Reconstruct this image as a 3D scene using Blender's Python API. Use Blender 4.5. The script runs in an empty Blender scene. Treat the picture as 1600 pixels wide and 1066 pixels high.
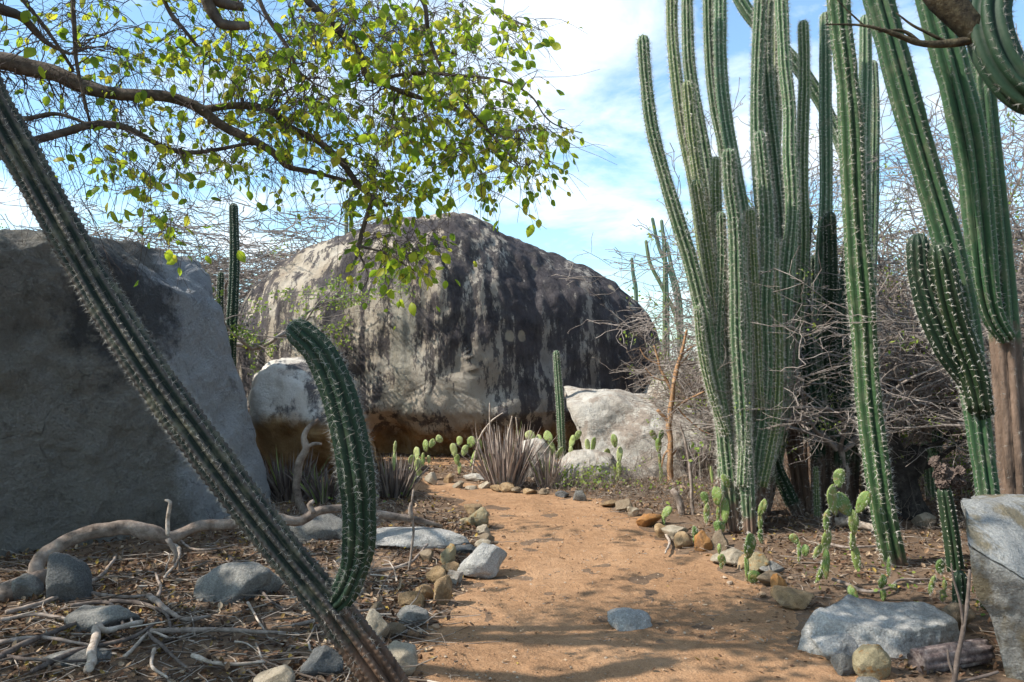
import bpy, bmesh, math, random
import numpy as np
from mathutils import Vector, Matrix, noise as mnoise

scene = bpy.context.scene
R = math.radians
# ------------------------------------------------------------------ camera
FPX, HCAM, HY = 1244.4, 1.6, 560.0      # focal length in photo pixels, eye height, horizon row
cam_d = bpy.data.cameras.new('camera')
cam_d.sensor_width = 36.0
cam_d.lens = 36.0 * FPX / 1600.0
cam_d.shift_y = (HY - 533.0) / 1600.0
cam_d.clip_start, cam_d.clip_end = 0.05, 2000.0
cam = bpy.data.objects.new('camera', cam_d)
scene.collection.objects.link(cam)
cam.location = (0, 0, HCAM)
cam.rotation_euler = (R(90), 0, 0)
scene.camera = cam
# ------------------------------------------------------------------ world and sun
TO_SUN = Vector((-0.72, -0.16, 0.74)).normalized()
world = bpy.data.worlds.new('World')
scene.world = world
world.use_nodes = True
wn, wl = world.node_tree.nodes, world.node_tree.links
wn.clear()
w_out = wn.new('ShaderNodeOutputWorld')
w_bg = wn.new('ShaderNodeBackground')
w_bg.inputs['Strength'].default_value = 0.15
sky = wn.new('ShaderNodeTexSky')
sky.sky_type = 'NISHITA'
sky.sun_disc = False
sky.sun_elevation = math.asin(TO_SUN.z)
sky.sun_rotation = math.atan2(TO_SUN.x, TO_SUN.y)
sky.altitude = 20
sky.dust_density = 0.8
sky.ozone_density = 1.2
# thin broken cloud over the whole sky, laid out on a flat layer overhead
tc = wn.new('ShaderNodeTexCoord')
sp = wn.new('ShaderNodeSeparateXYZ'); wl.new(tc.outputs['Generated'], sp.inputs[0])
za = wn.new('ShaderNodeMath'); za.operation = 'ADD'; za.inputs[1].default_value = 0.22; wl.new(sp.outputs['Z'], za.inputs[0])
zm = wn.new('ShaderNodeMath'); zm.operation = 'MAXIMUM'; zm.inputs[1].default_value = 0.05; wl.new(za.outputs[0], zm.inputs[0])
dv = wn.new('ShaderNodeVectorMath'); dv.operation = 'DIVIDE'
cz = wn.new('ShaderNodeCombineXYZ')
for k in range(3): wl.new(zm.outputs[0], cz.inputs[k])
wl.new(tc.outputs['Generated'], dv.inputs[0]); wl.new(cz.outputs[0], dv.inputs[1])
cn = wn.new('ShaderNodeTexNoise')
cn.inputs['Scale'].default_value = 2.1; cn.inputs['Detail'].default_value = 9
cn.inputs['Roughness'].default_value = 0.6; cn.inputs['Distortion'].default_value = 0.35
wl.new(dv.outputs[0], cn.inputs['Vector'])
cr = wn.new('ShaderNodeValToRGB')
cr.color_ramp.elements[0].position = 0.45; cr.color_ramp.elements[0].color = (0.07, 0.07, 0.07, 1)
cr.color_ramp.elements[1].position = 0.71; cr.color_ramp.elements[1].color = (0.95, 0.95, 0.95, 1)
wl.new(cn.outputs['Fac'], cr.inputs[0])
cm = wn.new('ShaderNodeMix'); cm.data_type = 'RGBA'
tint = wn.new('ShaderNodeMix'); tint.data_type = 'RGBA'; tint.blend_type = 'MULTIPLY'; tint.inputs[0].default_value = 1.0
tint.inputs[7].default_value = (0.86, 1.14, 1.22, 1)
wl.new(sky.outputs[0], tint.inputs[6])
wl.new(cr.outputs[0], cm.inputs[0]); wl.new(tint.outputs[2], cm.inputs[6])
cm.inputs[7].default_value = (6.2, 6.6, 6.9, 1)
wl.new(cm.outputs[2], w_bg.inputs['Color']); wl.new(w_bg.outputs[0], w_out.inputs[0])

sun_d = bpy.data.lights.new('sun', 'SUN')
sun_d.energy = 5.0; sun_d.angle = R(0.53); sun_d.color = (1.0, 0.94, 0.85)
sun = bpy.data.objects.new('sun', sun_d)
scene.collection.objects.link(sun)
sun.rotation_euler = TO_SUN.to_track_quat('Z', 'Y').to_euler()
sun.location = TO_SUN * 60
vs = scene.view_settings
vs.view_transform = 'Standard'; vs.look = 'None'; vs.gamma = 1.0; vs.use_curve_mapping = False
vs.exposure = 0.6
scene.cycles.max_bounces = 5
scene.cycles.diffuse_bounces = 3
scene.cycles.adaptive_threshold = 0.025
scene.cycles.transparent_max_bounces = 4
try:
    scene.cycles.use_denoising = True
except Exception:
    pass

# ------------------------------------------------------------------ helpers: places
C = scene.collection
def at(px, py, Y):
    return Vector(((px - 800) / FPX * Y, Y, HCAM - (py - HY) / FPX * Y))
def gy(py): return HCAM * FPX / (py - HY)
def gd(px, py):
    Y = gy(py); return Vector(((px - 800) / FPX * Y, Y, 0))
def fbm(p, o=4):
    s, a = 0.0, 0.5
    q = Vector(p)
    for _ in range(o):
        s += a * mnoise.noise(q); q = q * 2.03 + Vector((3.1, 1.7, 5.3)); a *= 0.5
    return s
# ------------------------------------------------------------------ helpers: meshes and objects
def mesh_np(name, V, faces, smooth=True, mat=None, attrs=None):
    """V (n,3); faces: list of int arrays (m,3) or (m,4)"""
    V = np.asarray(V, dtype=np.float32).reshape(-1, 3)
    me = bpy.data.meshes.new(name)
    me.vertices.add(len(V)); me.vertices.foreach_set('co', V.ravel())
    faces = [np.asarray(f, dtype=np.int32) for f in faces if len(f)]
    loops = np.concatenate([f.ravel() for f in faces])
    sizes = np.concatenate([np.full(len(f), f.shape[1], dtype=np.int32) for f in faces])
    starts = np.concatenate([[0], np.cumsum(sizes)[:-1]]).astype(np.int32)
    me.loops.add(len(loops)); me.loops.foreach_set('vertex_index', loops)
    me.polygons.add(len(sizes)); me.polygons.foreach_set('loop_start', starts)
    me.polygons.foreach_set('loop_total', sizes)
    me.polygons.foreach_set('use_smooth', np.full(len(sizes), smooth, dtype=bool))
    me.update(calc_edges=True)
    if attrs:
        for k, a in attrs.items():
            at_ = me.attributes.new(k, 'FLOAT', 'POINT')
            at_.data.foreach_set('value', np.asarray(a, dtype=np.float32))
    if mat: me.materials.append(mat)
    return me
def put(name, me, parent=None, loc=None):
    o = bpy.data.objects.new(name, me); C.objects.link(o)
    if parent is not None: o.parent = parent
    if loc is not None: o.location = loc
    return o
def tag(o, label, cat, group=None, kind=None):
    if label: o['label'] = label
    if cat: o['category'] = cat
    if group: o['group'] = group
    if kind: o['kind'] = kind
    return o
def root(name, loc, label, cat, group=None):
    o = bpy.data.objects.new(name, None); C.objects.link(o)
    o.location = loc; o.empty_display_size = 0.1
    return tag(o, label, cat, group)
class Geo:
    """collects vertex and face arrays for one mesh"""
    def __init__(self): self.V, self.F, self.n, self.A = [], [], 0, []
    def add(self, V, faces, a=None):
        V = np.asarray(V, dtype=np.float32).reshape(-1, 3)
        self.V.append(V)
        for f in faces:
            if len(f): self.F.append(np.asarray(f, dtype=np.int32) + self.n)
        self.n += len(V)
        self.A.append(np.zeros(len(V)) if a is None else a)
    def build(self, name, mat, parent=None, smooth=True, attr=None, stuff=False):
        V = np.concatenate(self.V)
        loc = None
        if parent is not None: V = V - np.array(parent.location, dtype=np.float32)
        me = mesh_np(name, V, self.F, smooth, mat, {attr: np.concatenate(self.A)} if attr else None)
        o = put(name, me, parent)
        if stuff: o['kind'] = 'stuff'
        return o
def norm(a): return a / np.maximum(np.linalg.norm(a, axis=-1, keepdims=True), 1e-9)
def prisms(P0, P1, R0, R1, k=3):
    """many straight tapered pieces of twig at once"""
    P0, P1 = np.asarray(P0, float), np.asarray(P1, float)
    R0, R1 = np.asarray(R0, float), np.asarray(R1, float)
    D = norm(P1 - P0)
    ref = np.where(np.abs(D[:, 2:3]) > 0.9, [[1.0, 0, 0]], [[0, 0, 1.0]])
    U = norm(np.cross(D, ref)); W = np.cross(D, U)
    n = len(P0)
    a = np.arange(k) * 2 * np.pi / k
    ring = U[:, None, :] * np.cos(a)[None, :, None] + W[:, None, :] * np.sin(a)[None, :, None]
    V = np.concatenate([P0[:, None] + ring * R0[:, None, None], P1[:, None] + ring * R1[:, None, None]], axis=1)
    base = np.arange(n)[:, None] * 2 * k
    F = []
    for i in range(k):
        j = (i + 1) % k
        F.append(np.concatenate([base + i, base + j, base + k + j, base + k + i], axis=1))
    return V.reshape(-1, 3), [np.concatenate(F)]
def stamp(TV, TF, M, L):
    """stamp a template (TV, TF) with matrices M (n,3,3) at places L (n,3)"""
    TV = np.asarray(TV, float); n, m = len(L), len(TV)
    V = np.einsum('nij,mj->nmi', M, TV) + L[:, None, :]
    faces = []
    for f in TF:
        f = np.asarray(f)
        faces.append((f[None] + (np.arange(n) * m)[:, None, None]).reshape(-1, f.shape[1]))
    return V.reshape(-1, 3), faces
def rand_rot(rng, n, tilt=None):
    """rotation matrices: yaw at random, tilt (radians, sigma) away from lying flat; None = any"""
    if tilt is None:
        q = norm(rng.normal(size=(n, 4)))
        w, x, y, z = q.T
        return np.stack([np.stack([1-2*(y*y+z*z), 2*(x*y-z*w), 2*(x*z+y*w)], -1),
                         np.stack([2*(x*y+z*w), 1-2*(x*x+z*z), 2*(y*z-x*w)], -1),
                         np.stack([2*(x*z-y*w), 2*(y*z+x*w), 1-2*(x*x+y*y)], -1)], 1)
    a = rng.uniform(0, 2*np.pi, n); b = rng.normal(0, tilt, n); c = rng.normal(0, tilt, n)
    ca, sa, cb, sb, cc, sc = np.cos(a), np.sin(a), np.cos(b), np.sin(b), np.cos(c), np.sin(c)
    o, z = np.ones(n), np.zeros(n)
    Rz = np.stack([np.stack([ca, -sa, z], -1), np.stack([sa, ca, z], -1), np.stack([z, z, o], -1)], 1)
    Rx = np.stack([np.stack([o, z, z], -1), np.stack([z, cb, -sb], -1), np.stack([z, sb, cb], -1)], 1)
    Ry = np.stack([np.stack([cc, z, sc], -1), np.stack([z, o, z], -1), np.stack([-sc, z, cc], -1)], 1)
    return np.einsum('nij,njk,nkl->nil', Rz, Rx, Ry)
def catmull(P, n):
    """resample control points (m,d) at n evenly spaced places along a smooth curve"""
    P = np.asarray(P, float); m = len(P)
    E = np.concatenate([[2*P[0]-P[1]], P, [2*P[-1]-P[-2]]])
    ts, out = np.linspace(0, 1, 14, endpoint=False)[:, None], []
    for i in range(m - 1):
        a, b, c, d = E[i], E[i+1], E[i+2], E[i+3]
        out.append(0.5*((2*b) + (c-a)*ts + (2*a-5*b+4*c-d)*ts**2 + (3*b-a-3*c+d)*ts**3))
    Q = np.concatenate(out + [P[-1:]])
    s = np.concatenate([[0], np.cumsum(np.linalg.norm(np.diff(Q[:, :3], axis=0), axis=1))])
    t = np.linspace(0, s[-1], n)
    return np.stack([np.interp(t, s, Q[:, k]) for k in range(Q.shape[1])], -1), s[-1]
def frames(P):
    T = norm(np.gradient(P, axis=0))
    U = np.zeros_like(P)
    u = np.cross(T[0], [0, 1.0, 0.2]); u /= np.linalg.norm(u)
    for i in range(len(P)):
        u = u - T[i] * np.dot(u, T[i]); u /= np.linalg.norm(u); U[i] = u
    return T, U, np.cross(T, U)
def tube(P, Rr, k=8, rough=0.0, seed=0):
    """round limb along points P with radii Rr, ends closed"""
    P = np.asarray(P, float); Rr = np.asarray(Rr, float); n = len(P)
    T, U, W = frames(P)
    a = np.arange(k) * 2 * np.pi / k
    rr = np.repeat(Rr[:, None], k, 1)
    if rough:
        rng = np.random.default_rng(abs(seed))
        base = rng.normal(0, 1, (n, k))
        sm = (base + np.roll(base, 1, 0) + np.roll(base, -1, 0)) / 1.7
        rr = rr * (1 + rough * sm)
    V = P[:, None] + (U[:, None] * np.cos(a)[None, :, None] + W[:, None] * np.sin(a)[None, :, None]) * rr[..., None]
    V = V.reshape(-1, 3)
    i, j = np.meshgrid(np.arange(n - 1), np.arange(k), indexing='ij'); j2 = (j + 1) % k
    F = np.stack([i*k+j, i*k+j2, (i+1)*k+j2, (i+1)*k+j], -1).reshape(-1, 4)
    V = np.concatenate([V, P[:1], P[-1:]])
    c0, c1 = n*k, n*k+1
    jj = np.arange(k); j2 = (jj+1) % k
    cap = np.concatenate([np.stack([np.full(k, c0), j2, jj], -1), np.stack([np.full(k, c1), (n-1)*k+jj, (n-1)*k+j2], -1)])
    return V, [F, cap]
def limb(pts, n=None, k=8, rough=0.06, seed=0, wob=0.0):
    """pts: list of (Vector, radius) -> tube along a smooth curve"""
    A = np.array([[p[0], p[1], p[2], r] for p, r in pts])
    L = np.linalg.norm(np.diff(A[:, :3], axis=0), axis=1).sum()
    n = n or max(6, int(L / max(0.02, A[:, 3].mean() * 1.3)))
    Q, L = catmull(A, n)
    if wob:
        for i in range(n):
            v = mnoise.noise_vector(Vector(Q[i, :3]) * 6 + Vector((seed, 0, 0)))
            Q[i, :3] += np.array(v) * wob * Q[i, 3]
    return tube(Q[:, :3], np.maximum(Q[:, 3], 0.001), k, rough, seed), Q
# ------------------------------------------------------------------ helpers: materials
class M:
    def __init__(self, name, rough=0.9, spec=0.25):
        self.m = bpy.data.materials.new(name); self.m.use_nodes = True
        self.nt = self.m.node_tree; self.nodes = self.nt.nodes
        self.b = self.nodes['Principled BSDF']
        self.b.inputs['Roughness'].default_value = rough
        self.b.inputs['Specular IOR Level'].default_value = spec
        g = self.nodes.new('ShaderNodeNewGeometry'); self.pos = g.outputs['Position']; self.geo = g
    def l(self, a, b):
        if hasattr(a, 'is_output'): self.nt.links.new(a, b)
        else: b.default_value = a
    def vec(self, s, src=None):
        v = self.nodes.new('ShaderNodeVectorMath'); v.operation = 'MULTIPLY'
        self.l(src or self.pos, v.inputs[0]); v.inputs[1].default_value = s
        return v.outputs[0]
    def noise(self, scale, detail=4, rough=0.55, vec=None, dist=0.0):
        n = self.nodes.new('ShaderNodeTexNoise')
        n.inputs['Scale'].default_value = scale; n.inputs['Detail'].default_value = (7 if detail >= 8 else min(detail, 5))
        n.inputs['Roughness'].default_value = rough; n.inputs['Distortion'].default_value = dist
        self.l(vec or self.pos, n.inputs['Vector']); return n.outputs['Fac']
    def voro(self, scale, vec=None, feature='F1', out='Distance'):
        n = self.nodes.new('ShaderNodeTexVoronoi'); n.feature = feature
        n.inputs['Scale'].default_value = scale
        self.l(vec or self.pos, n.inputs['Vector']); return n.outputs[out]
    def ramp(self, fac, stops):
        r = self.nodes.new('ShaderNodeValToRGB'); e = r.color_ramp.elements
        while len(e) < len(stops): e.new(0.5)
        for i, (p, c) in enumerate(stops):
            e[i].position = p
            c = (c, c, c) if isinstance(c, (int, float)) else c
            e[i].color = (*c, 1)
        self.l(fac, r.inputs[0]); return r.outputs[0]
    def mix(self, fac, a, b, mode='MIX'):
        n = self.nodes.new('ShaderNodeMix'); n.data_type = 'RGBA'; n.blend_type = mode
        self.l(fac, n.inputs[0])
        for s, i in ((a, 6), (b, 7)):
            if isinstance(s, tuple): s = (*s, 1) if len(s) == 3 else s
            self.l(s, n.inputs[i])
        return n.outputs[2]
    def math(self, op, a, b=0.0, clamp=False):
        n = self.nodes.new('ShaderNodeMath'); n.operation = op; n.use_clamp = clamp
        self.l(a, n.inputs[0]); self.l(b, n.inputs[1]); return n.outputs[0]
    def attr(self, name):
        n = self.nodes.new('ShaderNodeAttribute'); n.attribute_name = name; return n.outputs['Fac']
    def xyz(self, src=None):
        n = self.nodes.new('ShaderNodeSeparateXYZ'); self.l(src or self.pos, n.inputs[0]); return n.outputs
    def col(self, c): self.l((*c, 1) if isinstance(c, tuple) else c, self.b.inputs['Base Color'])
    def bump(self, h, strength=0.5, dist=0.02, prev=None):
        n = self.nodes.new('ShaderNodeBump'); n.inputs['Strength'].default_value = strength
        n.inputs['Distance'].default_value = dist
        self.l(h, n.inputs['Height'])
        if prev: self.l(prev, n.inputs['Normal'])
        self.l(n.outputs[0], self.b.inputs['Normal']); return n.outputs[0]
    def translucent(self, col, f):
        t = self.nodes.new('ShaderNodeBsdfTranslucent'); self.l(col, t.inputs['Color'])
        mx = self.nodes.new('ShaderNodeMixShader'); mx.inputs[0].default_value = f
        out = self.nodes['Material Output']
        self.nt.links.new(self.b.outputs[0], mx.inputs[1]); self.nt.links.new(t.outputs[0], mx.inputs[2])
        self.nt.links.new(mx.outputs[0], out.inputs[0])

def rock_mat(name, dark, mid, light, stain=None, stain_amt=0.0, speck=0.35, bumpd=0.012, scale=1.0, moss=None):
    m = M(name, 0.92, 0.2)
    big = m.noise(2.2*scale, 5, 0.6)
    c = m.ramp(big, [(0.32, dark), (0.5, mid), (0.7, light)])
    sp = m.noise(95*scale, 3, 0.7)
    c = m.mix(speck, c, m.ramp(sp, [(0.38, tuple(x*0.35 for x in mid)), (0.52, mid), (0.66, tuple(min(1, x*1.4) for x in light))]))
    if stain:
        s = m.noise(3.4*scale, 7, 0.68, m.vec((1, 1, 0.55)))
        c = m.mix(m.math('MULTIPLY', m.ramp(s, [(0.5, 0.0), (0.6, 1.0)]), stain_amt), c, stain)
    if moss:
        s = m.noise(5.5*scale, 6, 0.7)
        c = m.mix(m.ramp(s, [(0.52, 0.0), (0.64, 0.8)]), c, moss)
    m.col(c)
    h1 = m.noise(9*scale, 8, 0.68); h2 = m.noise(45*scale, 5, 0.7)
    n1 = m.bump(h1, 1.0, bumpd*4.0); m.bump(h2, 0.9, bumpd*1.0, n1)
    return m.m
MAT = {}
MAT['grey_rock'] = rock_mat('grey_granite', (0.13, 0.125, 0.112), (0.21, 0.2, 0.18), (0.31, 0.295, 0.265), stain=(0.08, 0.076, 0.07), stain_amt=0.5)
MAT['dark_rock'] = rock_mat('dark_granite', (0.085, 0.085, 0.085), (0.125, 0.125, 0.12), (0.19, 0.185, 0.175))
MAT['pale_rock'] = rock_mat('pale_granite', (0.3, 0.26, 0.215), (0.43, 0.395, 0.34), (0.55, 0.52, 0.46), stain=(0.22, 0.165, 0.125), stain_amt=0.7, speck=0.2)
MAT['blue_rock'] = rock_mat('speckled_blue_grey_granite', (0.27, 0.255, 0.235), (0.42, 0.4, 0.365), (0.56, 0.535, 0.495), speck=0.35, stain=(0.2, 0.2, 0.19), stain_amt=0.5)
MAT['ochre_stone'] = rock_mat('ochre_stone', (0.19, 0.12, 0.055), (0.32, 0.215, 0.115), (0.43, 0.32, 0.2), scale=3, stain=(0.13, 0.085, 0.05), stain_amt=0.6, bumpd=0.006)
MAT['orange_stone'] = rock_mat('orange_stone', (0.24, 0.1, 0.03), (0.38, 0.18, 0.06), (0.46, 0.26, 0.11), scale=3, stain=(0.16, 0.1, 0.06), stain_amt=0.6, bumpd=0.006)
MAT['tan_stone'] = rock_mat('tan_stone', (0.24, 0.19, 0.13), (0.36, 0.3, 0.22), (0.48, 0.42, 0.33), scale=3, stain=(0.16, 0.14, 0.1), stain_amt=0.5, bumpd=0.006)
MAT['brown_stone'] = rock_mat('brown_stone', (0.12, 0.085, 0.055), (0.2, 0.15, 0.1), (0.29, 0.23, 0.16), scale=3, bumpd=0.006)
MAT['moss_stone'] = rock_mat('lichen_covered_stone', (0.2, 0.17, 0.1), (0.3, 0.25, 0.15), (0.38, 0.33, 0.22), scale=3, moss=(0.33, 0.16, 0.04), bumpd=0.006)
MAT['front_rock'] = rock_mat('lichen_crusted_granite', (0.17, 0.17, 0.16), (0.26, 0.26, 0.245), (0.38, 0.375, 0.35), stain=(0.15, 0.115, 0.055), stain_amt=0.75, speck=0.3)

def soil(name, a, b, c, bumpd):
    m = M(name, 0.97, 0.1)
    n1 = m.noise(1.3, 6, 0.6); n2 = m.noise(11, 6, 0.7); n3 = m.noise(120, 3, 0.7)
    col = m.ramp(n1, [(0.34, a), (0.5, b), (0.68, c)])
    col = m.mix(0.45, col, m.ramp(n2, [(0.33, a), (0.52, b), (0.68, c)]))
    col = m.mix(0.3, col, m.ramp(n3, [(0.36, tuple(x*0.4 for x in b)), (0.5, b), (0.7, tuple(min(1, x*1.5) for x in c))]))
    m.col(col)
    k = m.bump(m.noise(7, 8, 0.7), 0.7, bumpd*3); k = m.bump(m.noise(38, 6, 0.7), 0.8, bumpd, k); 
    return m.m
MAT['soil'] = soil('brown_litter_soil', (0.085, 0.055, 0.036), (0.15, 0.1, 0.066), (0.24, 0.165, 0.11), 0.012)
MAT['path'] = soil('orange_dirt', (0.2, 0.112, 0.06), (0.35, 0.2, 0.106), (0.48, 0.3, 0.175), 0.02)

# ------------------------------------------------------------------ the ground and the path
PATH_PX = [(645, 1066), (668, 1000), (700, 945), (728, 905), (772, 872), (766, 830), (752, 800), (715, 778), (660, 765), (560, 758),
           (440, 752), (440, 737), (560, 738), (650, 742), (760, 757), (860, 768), (930, 778), (985, 800), (1050, 845), (1110, 866), (1165, 900),
           (1215, 945), (1255, 990), (1330, 1040), (1400, 1066)]
PATH = np.array([[gd(x, y).x, gd(x, y).y] for x, y in PATH_PX])
PATH = np.concatenate([[[-0.75, 2.5], [-0.9, -4.0]][::-1], PATH, [[2.0, 3.2], [2.2, -4.0]]])
def path_dist(X, Y):
    """signed distance to the path's edge, negative inside"""
    P = np.stack([X, Y], -1); A = PATH; B = np.roll(PATH, -1, 0)
    d = np.full(X.shape, 1e9); inside = np.zeros(X.shape, bool)
    for a, b in zip(A, B):
        ab = b - a; t = np.clip(((P - a) @ ab) / (ab @ ab), 0, 1)
        d = np.minimum(d, np.linalg.norm(P - a - t[..., None] * ab, axis=-1))
        c = ((a[1] > P[..., 1]) != (b[1] > P[..., 1]))
        with np.errstate(divide='ignore', invalid='ignore'):
            xx = (b[0]-a[0]) * (P[..., 1]-a[1]) / (b[1]-a[1]) + a[0]
        inside ^= c & (P[..., 0] < xx)
    return np.where(inside, -d, d)
def lump(x, y):
    return 0.035 * mnoise.noise(Vector((x*0.55, y*0.55, 1.3))) + 0.018 * mnoise.noise(Vector((x*1.9, y*1.9, 4.1))) + 0.008 * mnoise.noise(Vector((x*6, y*6, 7.7)))
def axis(lo, hi, step, far):
    inner = np.arange(lo, hi + step/2, step)
    out = [far]
    g = step
    e, ext = hi, []
    while e < far:
        g *= 1.25; e += g; ext.append(e)
    e, g, ext2 = lo, step, []
    while e > -far:
        g *= 1.25; e -= g; ext2.append(e)
    return np.concatenate([ext2[::-1], inner, ext])
gx, gyy = axis(-6.5, 7, 0.075, 600), axis(2.2, 13.5, 0.075, 600)
GX, GY = np.meshgrid(gx, gyy, indexing='ij')
near = (np.abs(GX) < 15) & (GY > -6) & (GY < 24)
PD = np.full(GX.shape, 9.0); PD[near] = path_dist(GX[near], GY[near])
def ground_z(x, y, pd):
    t = min(1, max(0, (pd + 0.08) / 0.3)); t = t*t*(3-2*t)
    return lump(x, y) * (0.35 + 0.65*t) - 0.03 * (1 - t)
GZ = np.zeros(GX.shape)
for i, j in zip(*np.nonzero(near)):
    GZ[i, j] = ground_z(GX[i, j], GY[i, j], PD[i, j])
def grid_faces(a, b):
    i, j = np.meshgrid(np.arange(a-1), np.arange(b-1), indexing='ij')
    return np.stack([i*b+j, (i+1)*b+j, (i+1)*b+j+1, i*b+j+1], -1).reshape(-1, 4)
g = put('ground', mesh_np('ground', np.stack([GX, GY, GZ], -1), [grid_faces(*GX.shape)], True, MAT['soil']))
g['kind'] = 'structure'; g['label'] = 'brown soil under dry leaf litter and sticks'
def gz(x, y):
    pd = float(path_dist(np.array([x]), np.array([y]))[0])
    return ground_z(x, y, pd)
# the path is a sheet whose wavering edge dips under the soil
pxs, pys = np.arange(-4.2, 3.2, 0.05), np.arange(0.6, 11.9, 0.05)
QX, QY = np.meshgrid(pxs, pys, indexing='ij')
QD = path_dist(QX, QY)
QZ = np.zeros(QX.shape)
for i in range(QX.shape[0]):
    for j in range(QX.shape[1]):
        d = QD[i, j]
        if d < 0.4:
            x, y = QX[i, j], QY[i, j]
            e = d + 0.13 * mnoise.noise(Vector((x*2.3, y*2.3, 0))) + 0.05 * mnoise.noise(Vector((x*8, y*8, 3)))
            t = min(1, max(0, (0.16 - e) / 0.3))
            QZ[i, j] = ground_z(x, y, d) + 0.022 * t - 0.012 + (0.016 * mnoise.noise(Vector((x*2.6, y*2.6, 9))) + 0.013*mnoise.noise(Vector((x*6.0, y*6.0, 2))) - 0.018*max(0, mnoise.noise(Vector((x*4.2, y*3.2, 6))) - 0.25)) * t
ok = QD < 0.36
fc = grid_faces(*QX.shape)
keep = ok.ravel()[fc].all(1)
used = np.unique(fc[keep]); remap = np.full(QX.size, -1); remap[used] = np.arange(len(used))
p = put('path', mesh_np('path', np.stack([QX, QY, QZ], -1).reshape(-1, 3)[used], [remap[fc[keep]]], True, MAT['path']))
p['kind'] = 'structure'; p['label'] = 'trodden orange dirt path curving left towards the giant boulder'
# a bare clearing of the same dirt right in front of the giant boulder
bm = bmesh.new()
n = 40
ring = []
for r_ in range(9):
    row = []
    for k in range(n):
        a = 2*math.pi*k/n
        rr = r_/8 * (1 + 0.2*mnoise.noise(Vector((math.cos(a)*1.5, math.sin(a)*1.5, 5))))
        x = -0.75 + 2.4*rr*math.cos(a); y = 12.4 + 0.62*rr*math.sin(a)
        row.append(bm.verts.new((x, y, gz(x, y) + 0.03*(1-rr**2) - 0.004)))
    ring.append(row)
for r_ in range(8):
    for k in range(n):
        k2 = (k+1) % n
        if r_ == 0: 
            if k % 1 == 0: bm.faces.new((ring[0][0], ring[1][k], ring[1][k2])) if True else None
        else: bm.faces.new((ring[r_][k], ring[r_+1][k], ring[r_+1][k2], ring[r_][k2]))
for k in range(1, n): bm.verts.remove(ring[0][k])
me = bpy.data.meshes.new('dirt_clearing'); bm.to_mesh(me); bm.free(); me.materials.append(MAT['path'])
for f in me.polygons: f.use_smooth = True
o = put('dirt_clearing', me); o['kind'] = 'structure'; o['label'] = 'bare orange dirt at the foot of the giant boulder'
# ------------------------------------------------------------------ boulders
def blob(outline, centre, Yc, df, db, n=2.6, nt=160, npf=70, amp=0.1, freq=0.7, fine=0.03, warp=None, flute=0.0, seed=0, smooth_it=1):
    """rounded rock: outline [(x, z)] is its widest section at Y = Yc, df/db its depth to front and back"""
    cx, cz_ = centre
    O = np.array(outline, float)
    m = len(O)
    # soften the outline
    E = np.concatenate([O, O[:1]])
    Q = []
    for i in range(m):
        a, b, c, d = O[i-1], O[i], O[(i+1) % m], O[(i+2) % m]
        for t in np.linspace(0, 1, 8, endpoint=False):
            Q.append(0.5*((2*b) + (c-a)*t + (2*a-5*b+4*c-d)*t*t + (3*b-a-3*c+d)*t**3))
    O = np.array(Q)
    th = np.linspace(0, 2*np.pi, nt, endpoint=False)
    D = np.stack([np.cos(th), np.sin(th)], -1)
    A, B = O - [cx, cz_], np.roll(O, -1, 0) - [cx, cz_]
    Rm = np.zeros(nt)
    for i in range(nt):
        d = D[i]; e = B - A
        den = d[0]*e[:, 1] - d[1]*e[:, 0]
        den = np.where(np.abs(den) < 1e-9, 1e-9, den)
        t = (A[:, 0]*e[:, 1] - A[:, 1]*e[:, 0]) / den
        s = (A[:, 0]*d[1] - A[:, 1]*d[0]) / den
        ok_ = (s >= 0) & (s <= 1) & (t > 0)
        Rm[i] = t[ok_].max() if ok_.any() else Rm[i-1]
    ph = np.linspace(-np.pi/2, np.pi/2, npf)[1:-1]
    u = np.cos(ph)**(2/n); v = np.sign(ph) * np.abs(np.sin(ph))**(2/n)
    X = cx + u[:, None]*Rm[None]*D[None, :, 0]
    Z = cz_ + u[:, None]*Rm[None]*D[None, :, 1]
    Y = Yc + np.repeat(np.where(v < 0, v*df, v*db)[:, None], nt, 1)
    V = np.stack([X, Y, Z], -1).reshape(-1, 3)
    V = np.concatenate([V, [[cx, Yc-df, cz_], [cx, Yc+db, cz_]]])
    c = np.array([cx, Yc, cz_]); out = np.zeros_like(V)
    sd = Vector((seed*7.3, seed*3.1, seed*1.7))
    sc = np.array([1/np.ptp(O[:, 0]), 1/(df+db), 1/np.ptp(O[:, 1])])
    NR = norm((V - c) * sc**2)
    for i, q in enumerate(V):
        if warp: q = np.array(warp(*q))
        pv = Vector(q)
        a = amp*fbm(pv*freq + sd, 3)*2 + fine*fbm(pv*freq*5 + sd, 4)*2
        if flute:
            a += flute*mnoise.noise(Vector((q[0]*3.2, q[1]*3.2, q[2]*0.35)) + sd) + flute*0.6*mnoise.noise(Vector((q[0]*8, q[1]*8, q[2]*1.1)) + sd)
        out[i] = q + NR[i]*a
    k = nt; r = len(ph)
    i, j = np.meshgrid(np.arange(r-1), np.arange(k), indexing='ij'); j2 = (j+1) % k
    F = np.stack([i*k+j, (i+1)*k+j, (i+1)*k+j2, i*k+j2], -1).reshape(-1, 4)
    jj = np.arange(k); j2 = (jj+1) % k
    cap = np.concatenate([np.stack([np.full(k, r*k), jj, j2], -1), np.stack([np.full(k, r*k+1), (r-1)*k+j2, (r-1)*k+jj], -1)])
    return out, [F, cap]
def boulder(name, V, F, mat, label, group=None, cat='boulder'):
    c = V.mean(0); c[2] = max(0, V[:, 2].min())
    o = put(name, mesh_np(name, V - c, F, True, mat), None, Vector(c))
    return tag(o, label, cat, group)
def opx(pts, Y): return [(at(x, y, Y).x, at(x, y, Y).z) for x, y in pts]

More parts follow.
